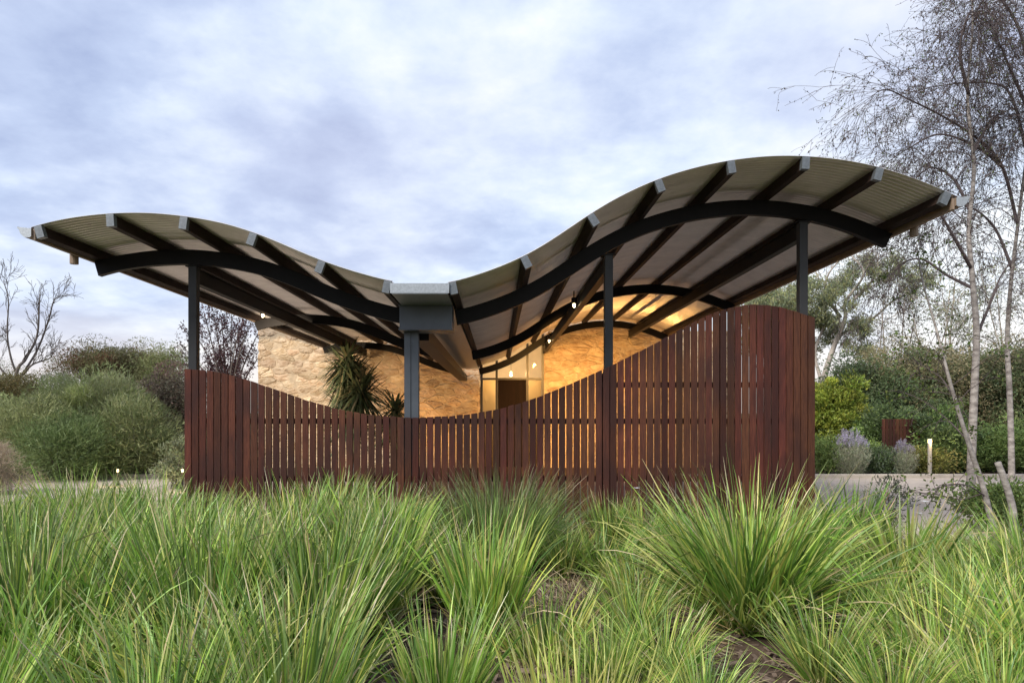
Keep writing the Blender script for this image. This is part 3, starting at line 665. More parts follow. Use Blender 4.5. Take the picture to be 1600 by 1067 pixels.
small_tree(217, 540, 605, 28, 110, 'dome-shaped olive tree behind the left shrubs, right of the reddish one', 24000, [(.20, .19, .085), (.16, .175, .075), (.22, .20, .10)])
small_tree(262, 546, 640, 26, 70, 'yellow-green bushy tree just left of the dark left post', 14000, [(.22, .25, .09), (.18, .22, .075), (.25, .24, .12)])
small_tree(20, 590, 640, 24, 110, 'low yellowish bushy tree under the dead tree', 14000, [(.17, .15, .05), (.14, .14, .055), (.20, .14, .05)], spread=.3)
small_tree(268, 588, 735, 20.5, 84, 'dusky red-brown bushy tree against the left end of the screen', 26000, [(.24, .13, .11), (.16, .15, .095), (.20, .15, .12), (.19, .18, .11), (.11, .09, .075)], name='dusky_bush', spread=.3, k=70)
small_tree(-40, 556, 640, 34, 150, 'grey-green distant tree at the left picture edge', 12000, GREY_OLIVE, spread=.5)
small_tree(120, 588, 660, 40, 220, 'distant low grey-green tree between the left shrubs', 12000, GREY_OLIVE, spread=.6)
shrub('pale_bush', 'small pale green bush at the foot of the left fence end', 'bush', (PX(276, 15), 15, 0), (PX(276, 15), 15, .5), (.34, .3, .5), 3500, 30, .07, .022, [(.22, .25, .14), (.17, .21, .10), (.26, .27, .17)], spread=.12, stems=7)
shrub('dry_tuft', 'straw-coloured dry bush at the left picture edge', 'bush', (PX(-8, 14), 14, 0), (PX(-8, 14), 14, .42), (.5, .4, .5), 7000, 30, .16, .010, [(.30, .24, .17), (.24, .19, .14), (.20, .18, .12)], spread=.15, stems=10, kind='tri', up=.1)
# dead tree
d = 30
limbs = []
tw = dict(n=15, len=.66, lev=2, nch=3, spread=.36, up=.55, fwd=.75, side=.42, ratio=.62, wig=.10, minr=.0075, rr=.5, t0=.25, sides=4)
for pts in ([(28, 640), (30, 590), (38, 560), (55, 525), (66, 480), (62, 455)], [(30, 590), (52, 545), (72, 500), (88, 470), (98, 462)], [(26, 595), (18, 560), (8, 520), (14, 470), (10, 440)], [(24, 600), (5, 575), (-14, 545), (-20, 500)], [(36, 585), (58, 570), (75, 560), (84, 552)]):
    limbs.append(([P3(a, b, d) + np.array((0, rng.normal() * .12, 0)) for a, b in pts], .05, .016, tw))
limbs[0] = ([np.array((PX(28, d), d, 0))] + limbs[0][0][1:], .085, .016, tw)
trunk_tree('dead_tree', 'leafless grey dead tree against the sky at far left', 'tree', (PX(28, d), d, 0), limbs, ('bark_grey', 'bark_grey'))
# purple-leaved plum
d = 23; limbs = []
twp = dict(n=16, len=.75, lev=1, nch=3, spread=.3, up=.7, fwd=.8, side=.35, ratio=.7, wig=.08, minr=.005, rr=.4, t0=.15, sides=4)
for a, b in ((300, 512), (318, 486), (336, 500), (345, 492), (362, 488), (380, 500), (395, 495), (408, 510), (372, 520), (325, 540), (290, 545), (415, 540)):
    q = P3(a, b, d + rng.uniform(-.8, .8)); b0 = np.array((PX(355, d), d, 0.5)); mid = b0 * .4 + q * .6; mid[0] = b0[0] * .62 + q[0] * .38
    limbs.append(([np.array((PX(355, d), d, 0.)), b0, mid, q], .05, .012, twp))
trunk_tree('purple_plum_tree', 'purple-leaved upright tree behind the left post and stone wall', 'tree', (PX(355, d), d, 0), limbs, ('bark_grey', 'bark_twig'), dict(per=18, ln=.085, wd=.045, pal=PURPLE, sp=.05, up=.1))

# right side: gum tree, background trees, bushes
d = 33; limbs = []
twg = dict(n=8, len=1.3, lev=2, nch=3, spread=.5, up=.35, fwd=.6, side=.55, ratio=.62, wig=.13, minr=.009, rr=.38, t0=.35, sides=4)
for pts in ([(1284, 600), (1300, 545), (1316, 500), (1325, 470), (1345, 430), (1338, 395)], [(1306, 530), (1335, 515), (1372, 500), (1400, 470), (1425, 455)], [(1318, 495), (1300, 460), (1295, 430), (1310, 405)], [(1280, 600), (1276, 550), (1290, 500), (1282, 450), (1272, 415)], [(1325, 470), (1352, 455), (1370, 430), (1375, 395)]):
    limbs.append(([P3(a, b, d) + np.array((0, rng.normal() * .5, 0)) for a, b in pts], .085, .028, twg))
limbs[0] = ([np.array((PX(1280, d), d, 0))] + limbs[0][0], .16, .03, twg)
gum = trunk_tree('gum_tree', 'tall gum tree with pale forked limbs right of the screen', 'tree', (PX(1280, d), d, 0), limbs, ('bark_pale', 'bark_pale'))
gp = []
for a, b, w_, n in ((1225, 470, 38, 3600), (1255, 455, 30, 2600), (1300, 470, 34, 3000), (1318, 440, 30, 2200), (1340, 505, 24, 1500), (1310, 515, 26, 1700), (1350, 545, 26, 1300), (1390, 420, 34, 2200), (1350, 410, 30, 1800), (1425, 440, 30, 1800), (1290, 500, 22, 1300), (1270, 500, 24, 1600), (1205, 462, 24, 2000)):
    c = P3(a, b, d + rng.uniform(-1, 1)); s = w_ * d / FPX; k = 14; cc = c + rng.normal(size=(k, 3)) * s * .48 * np.array((1, .8, .7)); gp.append(cc[rng.integers(0, k, n)] + rng.normal(size=(n, 3)) * s * .17)
gp = np.vstack(gp); n = len(gp)
link('crown', foliage_mesh('crown', gp - np.array((PX(1280, d), d, 0)), rng.normal(size=(n, 3)) * .6 + np.array((0, 0, -.8)), .19 * rng.uniform(.6, 1.3, n), .04, pick(GUM, n)), M['leaf'], gum)
small_tree(1205, 455, 560, 38, 130, 'yellow-green tree beyond the right roof eave', 22000, [(.21, .21, .06), (.17, .19, .05), (.24, .22, .08)], ln=.16, wd=.05, spread=.45, group='trees behind the right garden')
for px, pt, pl, d, w_, lb, n, pal in ((1345, 562, 740, 25, 130, 'dark dense tree behind the yellow-green bush', 30000, DARKG + [(.10, .10, .05)]),
        (1420, 545, 745, 26, 170, 'brownish olive tree behind the slender birch stem', 36000, BROWNG + DARKG[:2]),
        (1505, 548, 740, 27, 150, 'brown-green tree directly behind the white birch trunk', 32000, BROWNG + DARKG[:2]),
        (1590, 542, 735, 25, 150, 'dark olive tree at the right picture edge', 32000, BROWNG + DARKG),
        (1665, 530, 735, 26, 150, 'dark olive tree just outside the right picture edge', 12000, BROWNG)):
    small_tree(px, pt, pl, d, w_, lb, n, pal, name='garden_tree', k=90, spread=.42, group='trees behind the right garden', ln=.12, wd=.045, surf=.3)
def loose_gum(px, pt, pl, d, w_, lb, n, pal):
    base = np.array((PX(px, d), d, 0.)); limbs = []
    tg = dict(n=7, len=1.3, lev=2, nch=3, spread=.5, up=.3, fwd=.6, side=.6, ratio=.62, wig=.14, minr=.010, rr=.4, t0=.3, sides=3)
    for k in range(5):
        q = P3(px + rng.uniform(-.45, .45) * w_, pt + rng.uniform(0, .35) * (pl - pt), d + rng.uniform(-1.5, 1.5)); m = base * .5 + q * .5 + rng.normal(size=3) * .35
        limbs.append(([base, base * .7 + m * .3 + np.array((0, 0, .5)), m, q], .09 if k == 0 else .06, .02, tg))
    return trunk_tree('gum_tree', lb, 'tree', base, limbs, ('bark_pale', 'bark_pale'), dict(per=n, ln=.17, wd=.04, pal=pal, sp=.22, up=-.6), 'trees behind the right garden')
loose_gum(1478, 400, 620, 30, 110, 'loose olive gum with pale limbs behind the leaning birch stem', 13, GUM)
loose_gum(1585, 370, 620, 32, 120, 'tall loose brownish gum behind the right-hand birch trunk', 13, BROWNG + GUM)
loose_gum(1408, 430, 600, 34, 90, 'thin-crowned gum left of the slender birch stem', 9, GUM)
def bush(px, pt, d, w_, lb, n, pal, ln=.09, wd=.04, name='leafy_bush', k=60, spread=.2, cat='bush', up=.2, kind='diamond', group='bushes in the right garden'):
    t = PZ(pt, d); w = w_ * d / FPX / 2; x = PX(px, d)
    return shrub(name, lb, cat, (x, d, 0), (x, d, t * .52), (w, w * .8, t * .46), n, k, ln, wd, pal, spread=spread, stems=12, zmin=.1, up=up, kind=kind, group=group)
bush(1300, 588, 21.5, 92, 'bright yellow-green bush right beside the end of the screen', 24000, YELLOWG, ln=.11, wd=.05, k=110, spread=.17)
bush(1378, 640, 20.5, 100, 'dark green leafy bush behind the lavender', 20000, DARKG + MIDG)
bush(1468, 640, 19.3, 100, 'spreading green bush above the dark red gate', 14000, MIDG + DARKG)
bush(1500, 700, 19.4, 110, 'low bright green bush behind the bollard light', 20000, MIDG + [(.20, .25, .07)], ln=.07, wd=.035)
bush(1570, 672, 19.2, 110, 'fresh green bush at the right edge beyond the paving', 20000, MIDG + [(.17, .22, .06)], ln=.08, wd=.038)
bush(1440, 708, 18.6, 60, 'low yellowish bush at the foot of the bollard light', 9000, [(.22, .22, .06), (.15, .19, .05), (.26, .22, .07)], ln=.07, wd=.03)
bush(1640, 640, 20.0, 130, 'green bush at the far right, cut by the picture edge', 9000, MIDG)
bush(1288, 690, 18.3, 44, 'low green bush between screen end and lavender', 7000, MIDG, ln=.10, wd=.02)
bush(1370, 708, 18.5, 40, 'small dark bush right of the large lavender', 6000, DARKG, ln=.07, wd=.03)
# lavender
def lavender(px, pt, d, w_, lb, nst):
    x = PX(px, d); t = PZ(pt, d); w = w_ * d / FPX / 2; base = np.array((x, d, 0.)); root = empty('lavender_bush', tuple(base), lb, 'lavender', 'lavender bushes by the paving')
    a = rng.uniform(0, 2 * np.pi, nst); rr = np.sqrt(rng.uniform(0, 1, nst)); h = t * (1 - .45 * rr ** 2) * rng.uniform(.66, 1.1, nst)
    tip = np.stack([x + np.cos(a) * rr * w, d + np.sin(a) * rr * w, h], -1); b0 = np.stack([x + np.cos(a) * rr * w * .45, d + np.sin(a) * rr * w * .45, 0 * h], -1)
    n = 24; f = rng.uniform(.05, .9, (nst, n, 1)); pos = (b0[:, None] * (1 - f) + tip[:, None] * f).reshape(-1, 3) + rng.normal(size=(nst * n, 3)) * .02; dr_ = np.repeat(unit(tip - b0), n, 0) + rng.normal(size=(nst * n, 3)) * .4
    link('crown', foliage_mesh('crown', pos - base, dr_, .075, .009, pick([(.38, .40, .29), (.30, .34, .21), (.44, .43, .32)], len(pos))), M['leaf'], root)
    m = 20; up_ = (h > t * .74); b0, tip = b0[up_], tip[up_]; nst = len(b0); f = rng.uniform(.86, 1.0, (nst, m, 1)); pos = (b0[:, None] * (1 - f) + tip[:, None] * f).reshape(-1, 3) + rng.normal(size=(nst * m, 3)) * .010
    link('flowers', foliage_mesh('flowers', pos - base, rng.normal(size=(len(pos), 3)) + np.array((0, 0, .6)), .026, .016, pick([(.38, .34, .45), (.46, .42, .51), (.30, .27, .37)], len(pos))), M['petal'], root)
lavender(1328, 672, 17.95, 66, 'large lavender bush with pale purple spikes beside the screen end', 520)
lavender(1412, 688, 18.2, 44, 'smaller lavender bush in front of the dark red gate', 260)
# gate behind the bushes
gt = empty('slat_gate', (PX(1408, 19.2), 19.2, 0), 'dark red-brown slatted gate half hidden by bushes in the right garden', 'gate')
for k in range(11):
    V, F = box_vf(-.04, .04, -.012, .012, .05, 1.48); o = link('slat', mesh_np('slat', V, F) if k == 0 else gs, M['slat_timber'], gt, ((k - 5) * .098, 0, 0)); gs = o.data
for z in (.3, 1.2):
    V, F = box_vf(-.54, .54, .014, .05, z, z + .07); link('rail', mesh_np('rail', V, F), M['slat_timber'], gt)
# bollard light and small garden lights
def bollard(px, py, d, label, r=.045, e=14, top=.10, m='bollard_paint'):
    x, z = PX(px, d), PZ(py, d); root = empty('bollard_light', (x, d, 0), label, 'garden light', 'garden lights')
    link('post', mesh_np('post', *tube_vf([(0, 0, 0), (0, 0, z - top * .5)], r, 14)), M[m], root)
    link('lamp', mesh_np('lamp', *tube_vf([(0, 0, z - top * .5), (0, 0, z + top * .4)], r * .8, 14)), M['lamp_glow_small'], root)
    link('cap', mesh_np('cap', *tube_vf([(0, 0, z + top * .42), (0, 0, z + top * .6)], [r * 1.25, r * 1.0], 14)), M['bollard_paint'], root)
    for a in (0, 2.09, 4.19):
        link('cap_stay', mesh_np('cap_stay', *tube_vf([(math.cos(a) * r, math.sin(a) * r, z - top * .5), (math.cos(a) * r, math.sin(a) * r, z + top * .45)], .005, 5)), M['bollard_paint'], root)
    plight('bollard_glow', (x, d - .14, z), e, (1, .74, .36), .03)
bollard(1453, 689, 18.0, 'lit round bollard light at the far edge of the paving', .05, 2.5, .10)
bollard(184, 735, 15.6, 'small glowing garden light in front of the feathery shrubs', .022, 3, .06, 'frame_black')
bollard(285, 735, 14.4, 'small glowing garden light at the left end of the screen', .022, 3, .055, 'frame_black')

# birches
TWB = dict(n=40, len=.75, lev=2, nch=3, spread=.42, up=.12, fwd=.55, side=.55, grav=-.085, ratio=.66, wig=.10, minr=.0030, rr=.28, t0=.12, sides=3)
LEAFB = dict(per=3, ln=.040, wd=.022, pal=[(.075, .05, .05), (.10, .07, .06), (.06, .045, .05), (.13, .10, .07), (.11, .15, .05)], sp=.02, up=-.7)
def L3(pts, d, j=.25):
    n = len(pts); return [P3(a, b, d + (dd if len(q) > 2 else 0)) for q in pts for a, b, dd in [(q[0], q[1], q[2] if len(q) > 2 else 0)]]
d = 12.0
limbs = [([np.array((PX(1516, d), d, 0.)), P3(1519, 690, d), P3(1523, 600, d), P3(1526, 520, d), P3(1520, 440, d), P3(1514, 360, d), P3(1522, 260, d), P3(1512, 150, d), P3(1520, 40, d), P3(1516, -60, d)], .074, .010, dict(TWB, n=30, t0=.45))]
for pts in ([(1524, 530), (1545, 480, .3), (1565, 430, .5), (1590, 400, .6)], [(1518, 420), (1490, 370, -.4), (1465, 330, -.6), (1440, 320, -.7), (1420, 350, -.7)], [(1516, 330), (1490, 280, .3), (1455, 262, .6), (1425, 285, .7)], [(1520, 450), (1480, 430, .3), (1440, 405, .5), (1405, 415, .6), (1385, 450, .6)], [(1520, 240), (1548, 190, .4), (1580, 170, .7)], [(1514, 150), (1500, 80, -.3), (1516, 20, -.5), (1536, 40, -.6)]):
    limbs.append((L3(pts, d), .030, .006, TWB))
trunk_tree('birch_tree', 'white-barked birch with mostly bare weeping twigs, left of the two trunks', 'tree', (PX(1516, d), d, 0), limbs, ('bark_white', 'bark_twig'), LEAFB, 'birches at the right edge')
d = 12.8
limbs = [([np.array((PX(1581, d), d, 0.)), P3(1580, 690, d), P3(1577, 600, d), P3(1574, 530, d), P3(1580, 440, d), P3(1592, 340, d), P3(1606, 220, d), P3(1618, 60, d), P3(1625, -80, d)], .058, .010, dict(TWB, n=26, t0=.4))]
for pts in ([(1590, 350), (1566, 260, -.3), (1525, 215, -.5), (1470, 180, -.8), (1425, 158, -1.0), (1385, 140, -1.2), (1362, 150, -1.2)], [(1568, 262, -.3), (1530, 232, -.2), (1470, 210, 0), (1420, 232, .2), (1375, 262, .3)], [(1605, 240), (1580, 150, .3), (1545, 130, .6), (1470, 134, .9), (1400, 150, 1.0)], [(1612, 130), (1590, 40, -.3), (1550, -10, -.5), (1520, 30, -.6), (1508, 60, -.6)], [(1620, 0), (1580, -60, .3), (1545, -30, .5), (1530, 50, .6)], [(1582, 420), (1550, 350, .3), (1500, 320, .6), (1450, 345, .8)], [(1600, 300), (1625, 230, -.3), (1610, 180, -.4), (1590, 200, -.5)], [(1610, 180), (1575, 100, -.5), (1560, 70, -.6), (1545, 110, -.7)]):
    limbs.append((L3(pts, d), .030, .005, dict(TWB, n=56)))
trunk_tree('birch_tree', 'birch with long arching twigs reaching over the roof end, right-hand trunk', 'tree', (PX(1581, d), d, 0), limbs, ('bark_white', 'bark_twig'), LEAFB, 'birches at the right edge')
d = 8.2
limbs = [([np.array((PX(1563, d), d, 0.)), P3(1546, 800, d), P3(1536, 760, d), P3(1516, 700, d), P3(1497, 640, d), P3(1480, 580, d), P3(1462, 510, d + .2), P3(1442, 440, d + .4), P3(1432, 380, d + .5)], .040, .006, dict(TWB, n=22, len=.42, t0=.45, grav=-.03, nch=2, rr=.3)),
         (L3([(1514, 690), (1480, 655, .2), (1440, 625, .4), (1400, 608, .5)], d), .010, .003, dict(TWB, n=8, len=.25, lev=1, nch=2)),
         (L3([(1490, 620), (1470, 590, .2), (1440, 570, .3), (1425, 560, .4)], d), .010, .003, dict(TWB, n=8, len=.25, lev=1, nch=2)),
         (L3([(1540, 775), (1510, 758, -.2), (1470, 760, -.4), (1435, 778, -.5)], d), .009, .003, dict(TWB, n=12, len=.22, lev=1, nch=2)),
         (L3([(1538, 770), (1500, 780, .2), (1460, 772, .3), (1420, 768, .4)], d), .008, .003, dict(TWB, n=12, len=.22, lev=1, nch=2))]
trunk_tree('birch_sapling', 'slender leaning birch stem with sparse small green leaves', 'tree', (PX(1563, d), d, 0), limbs, ('bark_white', 'bark_twig'), dict(per=5, ln=.045, wd=.032, pal=[(.13, .20, .04), (.18, .24, .06), (.10, .14, .04)], sp=.03, up=-.3), 'birches at the right edge')
d = 7.6
limbs = [([np.array((PX(1575, d), d, 0.)), P3(1582, 840, d), P3(1583, 800, d), P3(1573, 760, d), P3(1559, 722, d)], .044, .033, None)]
trunk_tree('birch_stump', 'short cut-off white birch stem leaning left at the right edge', 'tree stump', (PX(1575, d), d, 0), limbs, ('bark_white', 'bark_twig'))
bush(1575, 760, 9.6, 130, 'leafy green shrub around the cut birch stem', 9000, MIDG + [(.18, .23, .07)], ln=.06, wd=.03, spread=.14, group='bushes at the right edge')
shrub('olive_sapling', 'small dark upright leafy shrub beside the paving right of the screen', 'shrub', (PX(1385, 8.3), 8.3, 0), (PX(1385, 8.3), 8.3, .52), (.20, .18, .42), 900, 22, .06, .014, [(.07, .09, .055), (.10, .12, .08), (.05, .07, .04)], spread=.09, stems=12, stemr=.008)

# yuccas in the court
def yucca(x, y, heads, label):
    root = empty('yucca', (x, y, 0), label, 'yucca', 'yuccas in the court'); tubes = []; Vs = []; Fs = []; Cs = []; o = 0
    for (hx, hy, hz, L, n) in heads:
        hp = np.array((hx, hy, hz)); tubes.append(tube_vf(bez([(hx * .3, hy * .3, 0), (hx * .7, hy * .6, hz * .5), hp], 5), .06, 8))
        for _ in range(n):
            a = rng.uniform(0, 2 * np.pi); e = rng.uniform(-.95, 1.0); dv = np.array((math.cos(a) * math.cos(e), math.sin(a) * math.cos(e), math.sin(e))); sv_ = unit(np.cross(dv, (0, 0, 1))); l = L * rng.uniform(.75, 1.2); w = .030
            p0 = hp + np.array((0, 0, rng.uniform(-.25, .1))); ss = np.array((0, .3, .65, 1.)); dro = rng.uniform(.08, .42) * l
            P = p0 + dv * (ss * l)[:, None] - np.array((0, 0, 1)) * (ss ** 2 * dro)[:, None]; ww = np.array((.6, 1, .8, .05)) * w
            V = np.stack([P - sv_ * ww[:, None], P + sv_ * ww[:, None]], 1).reshape(-1, 3); Vs.append(V); Fs.append(np.array([[0, 1, 3, 2], [2, 3, 5, 4], [4, 5, 7, 6]]) + o); o += 8
            Cs.append(np.tile(pick([(.13, .16, .075), (.17, .20, .09), (.09, .12, .06), (.28, .24, .12)], 1), (8, 1)))
    V, F = join(tubes); link('trunk', mesh_np('trunk', V, F, smooth=True), M['bark_grey'], root)
    link('crown', mesh_np('crown', np.vstack(Vs), np.vstack(Fs), np.vstack(Cs)), M['leaf'], root)
d = 17.0
yucca(PX(550, d), d, [(-.12, 0, PZ(560, d), .85, 260), (-.05, .1, PZ(588, d), .98, 260), (.24, -.1, PZ(610, d), 1.0, 260), (-.15, .1, PZ(640, d), 1.0, 180)], 'tall yucca with shaggy drooping head left of the valley post')
yucca(PX(617, d), d, [(0, 0, PZ(640, d), 1.0, 150), (.12, .1, 1.2, .7, 80)], 'spiky low yucca just left of the valley post')

# ------------------------------------------------------------------ foreground grasses
GREEN = [(.25, .41, .060), (.31, .46, .075), (.15, .28, .045), (.45, .56, .15), (.33, .46, .16), (.09, .18, .03), (.17, .30, .05)]
YELL = [(.50, .53, .12), (.57, .56, .18), (.47, .51, .15)]
DEEP = [(.17, .27, .07), (.21, .31, .085), (.13, .21, .06)]
DRY = [(.60, .48, .28), (.50, .38, .22), (.42, .31, .19), (.70, .60, .42)]
def grass_mesh(n, H, rb, wid, lean, pal, dryf=.10, curl=.9, seg=7, yel=.15, dirbias=(0, 0), tipdry=.28):
    L = H * rng.uniform(.5, 1.12, n); az_ = rng.uniform(0, 2 * np.pi, n); rr = np.sqrt(rng.uniform(0, 1, n)) * rb
    bx, by = np.cos(az_) * rr, np.sin(az_) * rr
    azd = az_ + rng.normal(size=n) * .55
    th0 = np.abs(rng.normal(size=n)) * lean * .55 + (rr / rb) * lean * .75; cv = np.abs(rng.normal(size=n)) * curl * .55 + .08
    dry = rng.uniform(size=n) < dryf
    L = np.where(dry, L * rng.uniform(.35, .85, n), L); cv = np.where(dry, cv + rng.uniform(.3, 2.0, n), cv); th0 = np.where(dry, th0 + rng.uniform(0, .5, n), th0)
    kink = np.where(rng.uniform(size=n) < .06, rng.uniform(.6, 1.6, n), 0)
    s = np.linspace(0, 1, seg + 1)
    th = th0[:, None] + cv[:, None] * s[None] ** 2.2 + kink[:, None] * (s[None] > .62)
    th = np.minimum(th, 2.5)
    yaw = azd[:, None] + (rng.normal(size=n) * .25)[:, None] * s[None]
    dx, dy, dz = np.sin(th) * np.cos(yaw) + dirbias[0] * s[None], np.sin(th) * np.sin(yaw) + dirbias[1] * s[None], np.cos(th)
    st = (L / seg)[:, None]
    X = bx[:, None] + np.concatenate([np.zeros((n, 1)), np.cumsum(dx[:, :-1] * st, 1)], 1); Y = by[:, None] + np.concatenate([np.zeros((n, 1)), np.cumsum(dy[:, :-1] * st, 1)], 1)
    Z = np.concatenate([np.zeros((n, 1)), np.cumsum(dz[:, :-1] * st, 1)], 1)
    P = np.stack([X, Y, np.maximum(Z, .01)], -1); T = unit(np.stack([dx, dy, dz], -1))
    fa = rng.uniform(0, 2 * np.pi, n); sd_ = np.stack([np.cos(fa), np.sin(fa), np.zeros(n)], -1)[:, None]
    sd_ = unit(sd_ - T * (sd_ * T).sum(-1, keepdims=True)); nn = np.cross(T, sd_)
    tw_ = (rng.normal(size=n) * .7)[:, None, None] * s[None, :, None]; sd2 = sd_ * np.cos(tw_) + nn * np.sin(tw_); nn = np.cross(T, sd2)
    wp = np.minimum(1, .55 + s * 2.2) * np.clip((1 - s) * 1.9, .03, 1) ** .75
    w = wid * rng.uniform(.55, 1.25, n)[:, None] * wp[None] * .5
    w = np.where(dry[:, None], w * .7, w)[..., None]
    V = np.stack([P - sd2 * w, P + nn * w * .38, P + sd2 * w], 2)           # n, seg+1, 3, 3
    base = (np.arange(n) * (seg + 1) * 3)[:, None, None] + (np.arange(seg) * 3)[None, :, None] + np.arange(2)[None, None]
    F = np.stack([base, base + 1, base + 4, base + 3], -1).reshape(-1, 4)
    col = pick(pal, n); ym = rng.uniform(size=n) < yel; col[ym] = pick(YELL, int(ym.sum())); col[dry] = pick(DRY, int(dry.sum()))
    cc = np.repeat(col[:, None], seg + 1, 1)
    # withered tips
    tipm = (rng.uniform(size=n) < tipdry)[:, None] & (s[None] > rng.uniform(.72, .98, n)[:, None])
    tc_ = pick(DRY, n)[:, None]
    cc = np.where(tipm[..., None], tc_, cc)
    cc = cc * (1 + .18 * np.sin(np.linspace(0, 5, seg + 1))[None, :, None] * rng.normal(size=(n, 1, 1)))
    cc = np.repeat(cc[:, :, None], 3, 2).reshape(-1, 3)
    return mesh_np('grass_clump', V.reshape(-1, 3), F, cc, smooth=True)
variants = [grass_mesh(340, 1.0, .15, .0225, .30, GREEN, .10, .6, dirbias=(.05, 0)), grass_mesh(380, .97, .17, .019, .40, GREEN, .10, .85, dirbias=(.08, 0)), grass_mesh(330, 1.04, .14, .024, .26, GREEN, .10, .5, dirbias=(.10, .03)),
            grass_mesh(420, .95, .18, .0155, .50, GREEN + YELL[:1], .14, .95), grass_mesh(300, 1.0, .14, .026, .28, GREEN[:3] + DEEP[:1], .08, .55), grass_mesh(400, .98, .17, .0175, .46, GREEN, .16, .85, yel=.28),
            grass_mesh(360, 1.02, .15, .020, .34, GREEN, .18, .7, dirbias=(-.06, .02)), grass_mesh(300, .90, .16, .023, .52, GREEN, .20, 1.1, dirbias=(.12, -.05)), grass_mesh(420, 1.06, .16, .0165, .32, GREEN + DEEP, .12, .5), grass_mesh(330, .96, .19, .021, .44, GREEN + YELL, .22, .8, dirbias=(-.04, -.04))]
def clump(me, x, y, s, label, group=None, sz=1.0, rot=None, name='grass_clump'):
    o = link(name, me, M['grass_leaf'], None, (x, y, 0)); o.scale = (s, s, s * sz); o.rotation_euler = (0, 0, rng.uniform(-1.1, 1.1) if rot is None else rot)
    return tag(o, label, 'grass clump', group)
# named clumps that stand out
clump(grass_mesh(1300, 1.30, .26, .018, .60, GREEN + YELL[:1], .13, .95, seg=9, yel=.16), PX(1172, 5.25), 5.25, 1.0, 'largest tussock, fanning wide strap leaves before the tall end of the screen')
clump(grass_mesh(2000, 1.08, .34, .0080, .52, DEEP, .10, .7, yel=.06), PX(782, 7.2), 7.2, 1.0, 'dark fine-leaved tussock with dusky tips before the middle of the screen')
clump(grass_mesh(420, .98, .15, .017, .28, GREEN + YELL[:1], .12, .7), PX(760, 4.75), 4.75, 1.0, 'upright vase-shaped grass clump left of the bare mulch patch')
clump(grass_mesh(420, .66, .25, .015, .85, GREEN, .2, .9), PX(935, 7.0), 7.0, 1.0, 'low arching grass clump behind the bare mulch patch')
clump(grass_mesh(320, .60, .22, .013, .8, GREEN + YELL, .2, .9), PX(1000, 6.0), 6.0, 1.0, 'low sprawling grass clump between mulch patch and largest tussock')
clump(grass_mesh(220, .62, .20, .014, .5, GREEN + YELL, .2, .6), PX(850, 4.5), 4.5, 1.0, 'thin sparse grass clump at the left rim of the bare mulch patch')
clump(grass_mesh(190, .95, .12, .030, .34, GREEN[:3] + DEEP, .04, .3, yel=.05), PX(1330, 7.2), 7.2, 1.0, 'broad-leaved iris clump with dark sword leaves right of the screen')
clump(grass_mesh(180, .92, .16, .030, .50, GREEN + YELL, .08, .4), PX(1415, 6.2), 6.2, 1.0, 'broad-leaved yellowish iris clump right of the largest tussock')
clump(grass_mesh(300, .62, .3, .010, .35, YELL + GREEN[:1], .12, .3), PX(905, 3.3), 3.3, 1.0, 'short yellowish grass clump at the bottom edge before the mulch patch')
clump(grass_mesh(420, .66, .26, .011, .75, GREEN, .2, .8), PX(1040, 7.6), 7.6, 1.0, 'low grass clump at the foot of the screen left of the largest tussock')
clump(grass_mesh(450, .85, .28, .0105, .55, GREEN + YELL, .12, .7), PX(1585, 4.6), 4.6, 1.0, 'bright grass clump below the cut birch stem at the right edge')
clump(grass_mesh(420, .62, .30, .0085, .7, GREEN + DEEP, .15, .7), PX(1530, 7.2), 7.2, 1.0, 'fine dark grass at the foot of the birch stems')
clump(grass_mesh(420, .8, .28, .011, .6, GREEN + YELL, .15, .7), PX(1475, 4.3), 4.3, 1.0, 'grass clump with mixed green and straw leaves at lower right')
# the dense drift on the left
k = 0; spots = []
yy = 2.55
while yy < 8.0:
    step = .56 + .02 * yy; xa_, xb_ = PX(-60, yy), PX(640 if yy > 4 else 560, yy); xx = xa_ + (k % 2) * step * .5
    while xx < xb_:
        spots.append((xx + rng.uniform(-.16, .16), yy + rng.uniform(-.16, .16))); xx += step
    yy += .54; k += 1
for i, (x, y) in enumerate(spots):
    pxx = VX + x * FPX / y
    s = rng.uniform(.86, 1.08)
    if y > 6.6: s *= .92 if pxx > 240 else .98
    if y < 3.4: s *= .84
    row = 'nearest the camera' if y < 4.0 else ('at the screen foot' if y > 6.6 and pxx > 285 else ('beside the pale paving' if y > 6.6 else ('just behind the front row' if y < 5.2 else 'in mid drift')))
    side = 'left part' if pxx < 200 else ('middle' if pxx < 420 else 'right part')
    clump(variants[int(rng.integers(0, 10))], x, y, s, 'strappy grass clump %s, %s of the left-hand drift' % (row, side), 'left drift clumps %s, %s' % (row, side))
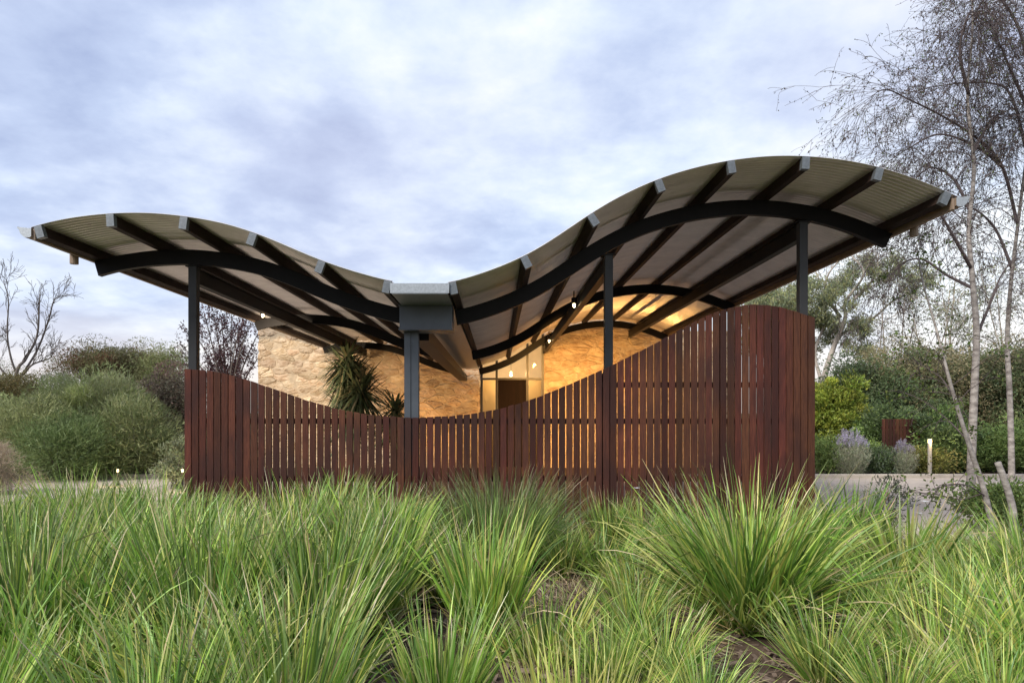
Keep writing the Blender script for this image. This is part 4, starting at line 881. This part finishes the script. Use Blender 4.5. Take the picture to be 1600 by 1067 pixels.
# looser clumps on the right
for (px, y, s, v) in ((1290, 4.1, .62, 5), (1360, 5.0, .70, 1), (1520, 5.6, .72, 3), (1620, 5.6, .85, 1), (1640, 4.0, .8, 5), (1260, 6.9, .75, 1), (1480, 6.8, .70, 3), (1100, 3.55, .5, 3), (1400, 3.6, .55, 5), (1560, 3.5, .62, 3), (690, 3.4, .72, 0), (660, 6.9, .78, 1), (610, 5.6, .95, 2), (860, 7.8, .62, 3), (1215, 7.7, .6, 1), (1370, 7.8, .55, 3), (690, 5.9, .80, 5), (1610, 6.8, .8, 1), (990, 4.9, .62, 3), (1035, 4.1, .58, 5), (955, 4.0, .5, 1), (1130, 6.6, .7, 3), (880, 6.9, .6, 5), (955, 7.9, .72, 8), (1005, 7.7, .70, 6)):
    zone = ('left of the mulch patch, %s the vase-shaped clump' % ('before' if y < 4.7 else 'behind')) if px < 870 else 'on the mulch patch left of the largest tussock' if px < 1000 and 4.3 < y < 7.2 else 'at the lower edge before the mulch patch' if px < 1050 and y < 4.3 else ('at the screen foot by the largest tussock' if y > 6.5 and px < 1300 else ('at the lower edge %s the largest tussock' % ('in front of' if px < 1330 else 'right of') if y < 4.3 else ('right of the largest tussock near the %s' % ('paving' if y > 6.4 else 'right edge'))))
    clump(variants[v], PX(px, y), y, s, 'loose strappy grass clump ' + zone, 'loose grass clumps ' + zone)
# white iris flowers on stems
def flower(px, py, d, label, r=.035):
    p = P3(px, py, d); b = np.array((p[0] + rng.uniform(.1, .25), d + rng.uniform(-.1, .1), 0)); root = empty('white_flower', tuple(b), label, 'flower', 'white flowers among the grasses')
    link('stem', mesh_np('stem', *tube_vf(bez([b, b * .4 + p * .6 + np.array((.04, 0, .05)), p], 6) - b, np.linspace(.004, .0025, 13)[:len(bez([b, b, p], 6))], 5)), M['bark_twig'] if False else M['petal_stem'], root)
    for k in range(6):
        a = k * math.pi / 3 + .2; dv = np.array((math.cos(a), math.sin(a), .35)); sv_ = np.array((-math.sin(a), math.cos(a), 0))
        c = p - b; V = np.array([c, c + dv * r * .5 + sv_ * r * .34, c + dv * r * .95 + sv_ * r * .2 - np.array((0, 0, .004)), c + dv * r * .95 - sv_ * r * .2 - np.array((0, 0, .004)), c + dv * r * .5 - sv_ * r * .34])
        link('petal', mesh_np('petal', V, np.array([[0, 1, 2, 3, 4]]), np.full((5, 3), (.78, .77, .80))), M['petal'], root)
mat('petal_stem', (.16, .20, .07), rough=.6)
flower(995, 763, 6.6, 'single white flower on a thin stem before the screen slats', .036)
flower(1446, 784, 7.0, 'white flower left of the leaning birch stem', .045)
flower(1437, 802, 7.1, 'white flower low between iris clump and paving', .035)
flower(1278, 802, 7.3, 'white flower at the right foot of the screen', .03)

# mulch and dry litter in the bed
n = 9000; x = rng.uniform(-5.5, 5.5, n); y = rng.uniform(2.4, 8.6, n)
pos = np.stack([x, y, rng.uniform(.004, .03, n)], -1); a = rng.uniform(0, 2 * np.pi, n); dv = np.stack([np.cos(a), np.sin(a), rng.normal(size=n) * .25], -1)
ln = rng.uniform(.02, .11, n)[:, None]; wd = rng.uniform(.006, .028, n)[:, None]; sd_ = np.stack([-np.sin(a), np.cos(a), rng.normal(size=n) * .3], -1); up = np.array((0, 0, .007))
V = np.stack([pos, pos + dv * ln, pos + dv * ln + sd_ * wd, pos + sd_ * wd, pos + up, pos + dv * ln + up, pos + dv * ln + sd_ * wd + up, pos + sd_ * wd + up], 1).reshape(-1, 3)
F = (np.arange(n)[:, None, None] * 8 + BOXF[None]).reshape(-1, 4)
o = link('mulch', mesh_np('mulch', V, F), M['mulch']); tag(o, 'brown bark mulch chips on the garden bed', 'mulch', kind='stuff')
lit = grass_mesh(2600, .30, 1.0, .006, 1.5, DRY, .85, 2.0, seg=5, yel=0)
o = link('dry_litter', lit, M['grass_leaf'], None, (.75, 5.6, .005)); o.scale = (1.0, 1.5, 1); tag(o, 'grey-brown dry leaf litter on the bare patch', 'litter', kind='stuff')
o = link('dry_litter', lit, M['grass_leaf'], None, (3.4, 5.6, .005)); o.scale = (1.3, 1.8, 1); tag(o, 'dry leaf litter between the right-hand grass clumps', 'litter', kind='stuff')
